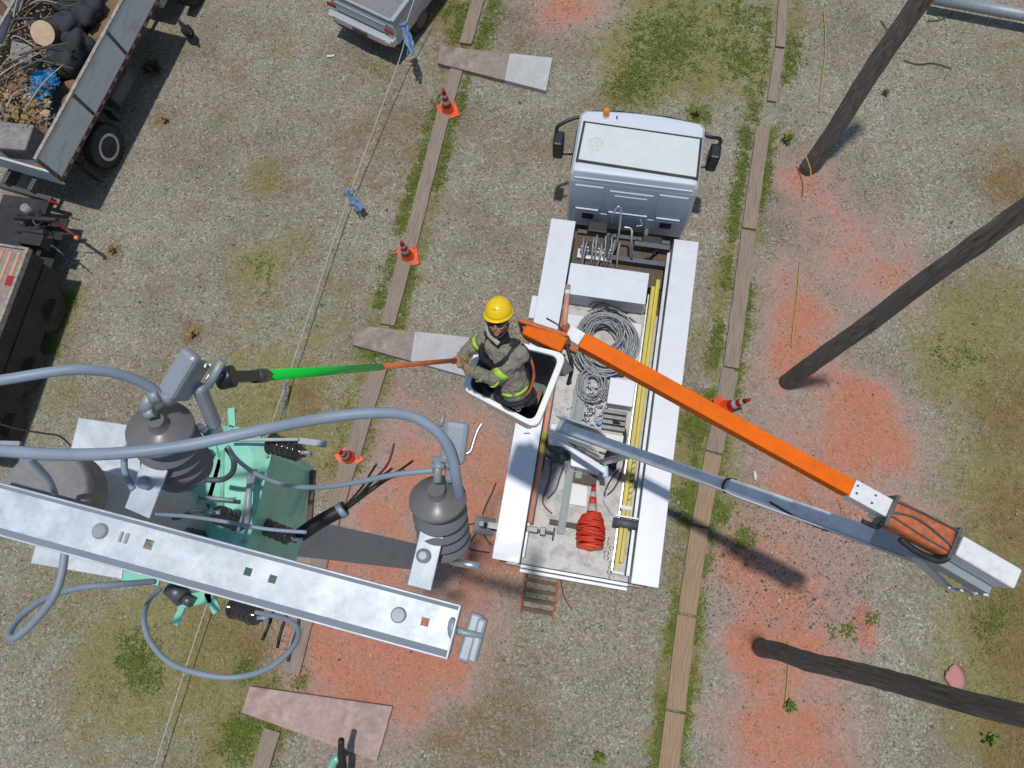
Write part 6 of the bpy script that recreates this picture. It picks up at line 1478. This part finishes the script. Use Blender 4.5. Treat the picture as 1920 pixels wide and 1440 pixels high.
for px, py, r, n in ((1240, 90, 60, 300), (1200, 150, 35, 160), (1290, 50, 60, 200), (1390, 110, 40, 120), (1160, 175, 25, 50), (1390, 30, 40, 100), (1310, 215, 16, 50), (870, 50, 26, 70), (840, 20, 20, 50), (452, 1370, 26, 150), (510, 1360, 16, 50), (440, 1395, 25, 80), (700, 655, 20, 80), (1300, 800, 22, 90), (1350, 960, 20, 60), (1275, 930, 14, 40), (1395, 1010, 22, 50), (1290, 950, 15, 30), (95, 650, 14, 50), (110, 600, 14, 60), (130, 560, 12, 40), (260, 1230, 40, 100), (270, 1270, 30, 60), (490, 500, 30, 24), (1870, 1160, 40, 60), (1790, 670, 40, 30), (460, 1260, 20, 40), (1580, 1180, 20, 16), (1640, 1160, 8, 14)):
    for k in range(n): GRASS.append((px + rr.gauss(0, r * .6), py + rr.gauss(0, r * .6), .5))
m = MB(); vs = []; fs = []
for px, py, s_ in GRASS:
    b = at(px, py)
    for k in range(8):
        a = rr.uniform(0, 6.3); L = rr.uniform(.025, .075); e = rr.uniform(.2, 1.2); r0 = rr.uniform(0, .09); a2 = rr.uniform(0, 6.3)
        st_ = b + Vector((math.cos(a2) * r0, math.sin(a2) * r0, -.02)); d_ = Vector((math.cos(a) * math.cos(e), math.sin(a) * math.cos(e), math.sin(e))); w = Vector((-math.sin(a), math.cos(a), 0)) * .008
        o_ = len(vs); tip = st_ + d_ * L + Vector((math.cos(a), math.sin(a), -.3)) * L * .4
        vs += [tuple(st_ - w), tuple(st_ + w), tuple(st_ + d_ * L + w * .8), tuple(st_ + d_ * L - w * .8), tuple(tip)]; fs += [[o_, o_ + 1, o_ + 2, o_ + 3], [o_ + 3, o_ + 2, o_ + 4]]
m.add(vs, fs); o = m.build('grass', 'grass_blades'); tag(o, 'short green grass and weeds growing along the boards', 'grass', kind='stuff')
STR = []
for px, py, r, a in MOSS + BROWN + BROWN:
    for k in range(int(a * r * 1.5)): STR.append((px + rr.gauss(0, r * .62), py + rr.gauss(0, r * .62)))
for k in range(2600): STR.append((rr.uniform(-10, 1930), rr.uniform(-10, 1450)))
mb = MB(); vs = []; fs = []
for px, py in STR:
    b = at(px, py)
    for k in range(3):
        a = rr.uniform(0, 6.3); L = rr.uniform(.03, .10); e = rr.uniform(.05, .6); w = Vector((-math.sin(a), math.cos(a), 0)) * .0045
        st_ = b + Vector((rr.uniform(-.05, .05), rr.uniform(-.05, .05), -.01)); d_ = Vector((math.cos(a) * math.cos(e), math.sin(a) * math.cos(e), math.sin(e)))
        o_ = len(vs); vs += [tuple(st_ - w), tuple(st_ + w), tuple(st_ + d_ * L)]; fs.append([o_, o_ + 1, o_ + 2])
def straw_mat():
    m = bpy.data.materials.new('straw'); m.use_nodes = True; t = m.node_tree; b = t.nodes['Principled BSDF']; co = N(t, 'ShaderNodeTexCoord').outputs['Object']
    c = ramp(t, nz(t, co, 12, 5, 0.9), [(0.3, (0.07, 0.085, 0.02)), (0.45, (0.16, 0.15, 0.04)), (0.6, (0.27, 0.20, 0.085)), (0.72, (0.20, 0.10, 0.045))]); t.links.new(c, b.inputs['Base Color']); b.inputs['Roughness'].default_value = .8; MATS['straw'] = m
straw_mat(); mb.add(vs, fs); o = mb.build('dry_grass', 'straw'); tag(o, 'thin dry straw and sparse weeds scattered over the gravel', 'dry grass', kind='stuff')
ICO = [(0, 0, 1), (.89, 0, .45), (.28, .85, .45), (-.72, .53, .45), (-.72, -.53, .45), (.28, -.85, .45), (0, 0, -.6)]
IF = [[0, 1, 2], [0, 2, 3], [0, 3, 4], [0, 4, 5], [0, 5, 1], [6, 2, 1], [6, 3, 2], [6, 4, 3], [6, 5, 4], [6, 1, 5]]
mat('red_clod', (0.48, 0.19, 0.115), .95, 0, .3, 3)
mat('stone_mid', (0.22, 0.20, 0.175), .9, 0, .5, 3); mat('stone_pale', (0.36, 0.335, 0.30), .9, 0, .3, 3); mat('stone_dark', (0.075, 0.07, 0.065), .9, 0, .4, 3)
m = MB(); vs = []; fs = []; mi = []
for k in range(14500):
    x, y = rr.uniform(-12, 9.5), rr.uniform(-5.5, 13.5)
    if rr.random() < .25: c_ = at(rr.uniform(1260, 1640), rr.uniform(930, 1180)); x, y = c_.x, c_.y
    r = rr.uniform(.009, .021) * (1.9 if rr.random() < .05 else 1); a = rr.uniform(0, 6.3); ca, sa = math.cos(a), math.sin(a); sx, sy_, sz = rr.uniform(.7, 1.3), rr.uniform(.6, 1.1), rr.uniform(.4, .8); o_ = len(vs)
    for p in ICO: vs.append((x + r * (p[0] * sx * ca - p[1] * sy_ * sa), y + r * (p[0] * sx * sa + p[1] * sy_ * ca), -.012 + r * (.3 + p[2] * sz)))
    q = rr.random()
    if k >= 11000:
        e_ = rr.choice(RED); c_ = at(e_[0] + rr.gauss(0, e_[2] * .6), e_[1] + rr.gauss(0, e_[2] * .6)); dx_ = c_.x - x; dy_ = c_.y - y
        for i_ in range(o_, o_ + 7): v_ = vs[i_]; vs[i_] = (v_[0] + dx_, v_[1] + dy_, v_[2])
    t_ = 3 if k >= 11000 else 0 if q < .5 else (1 if q < .78 else 2)
    for f in IF: fs.append([i + o_ for i in f]); mi.append(t_)
m.add(vs, fs); m.mi = mi; o = m.build('pebbles', ['stone_mid', 'stone_pale', 'stone_dark', 'red_clod']); tag(o, 'loose pebbles scattered over the gravel yard', 'pebbles', kind='stuff')
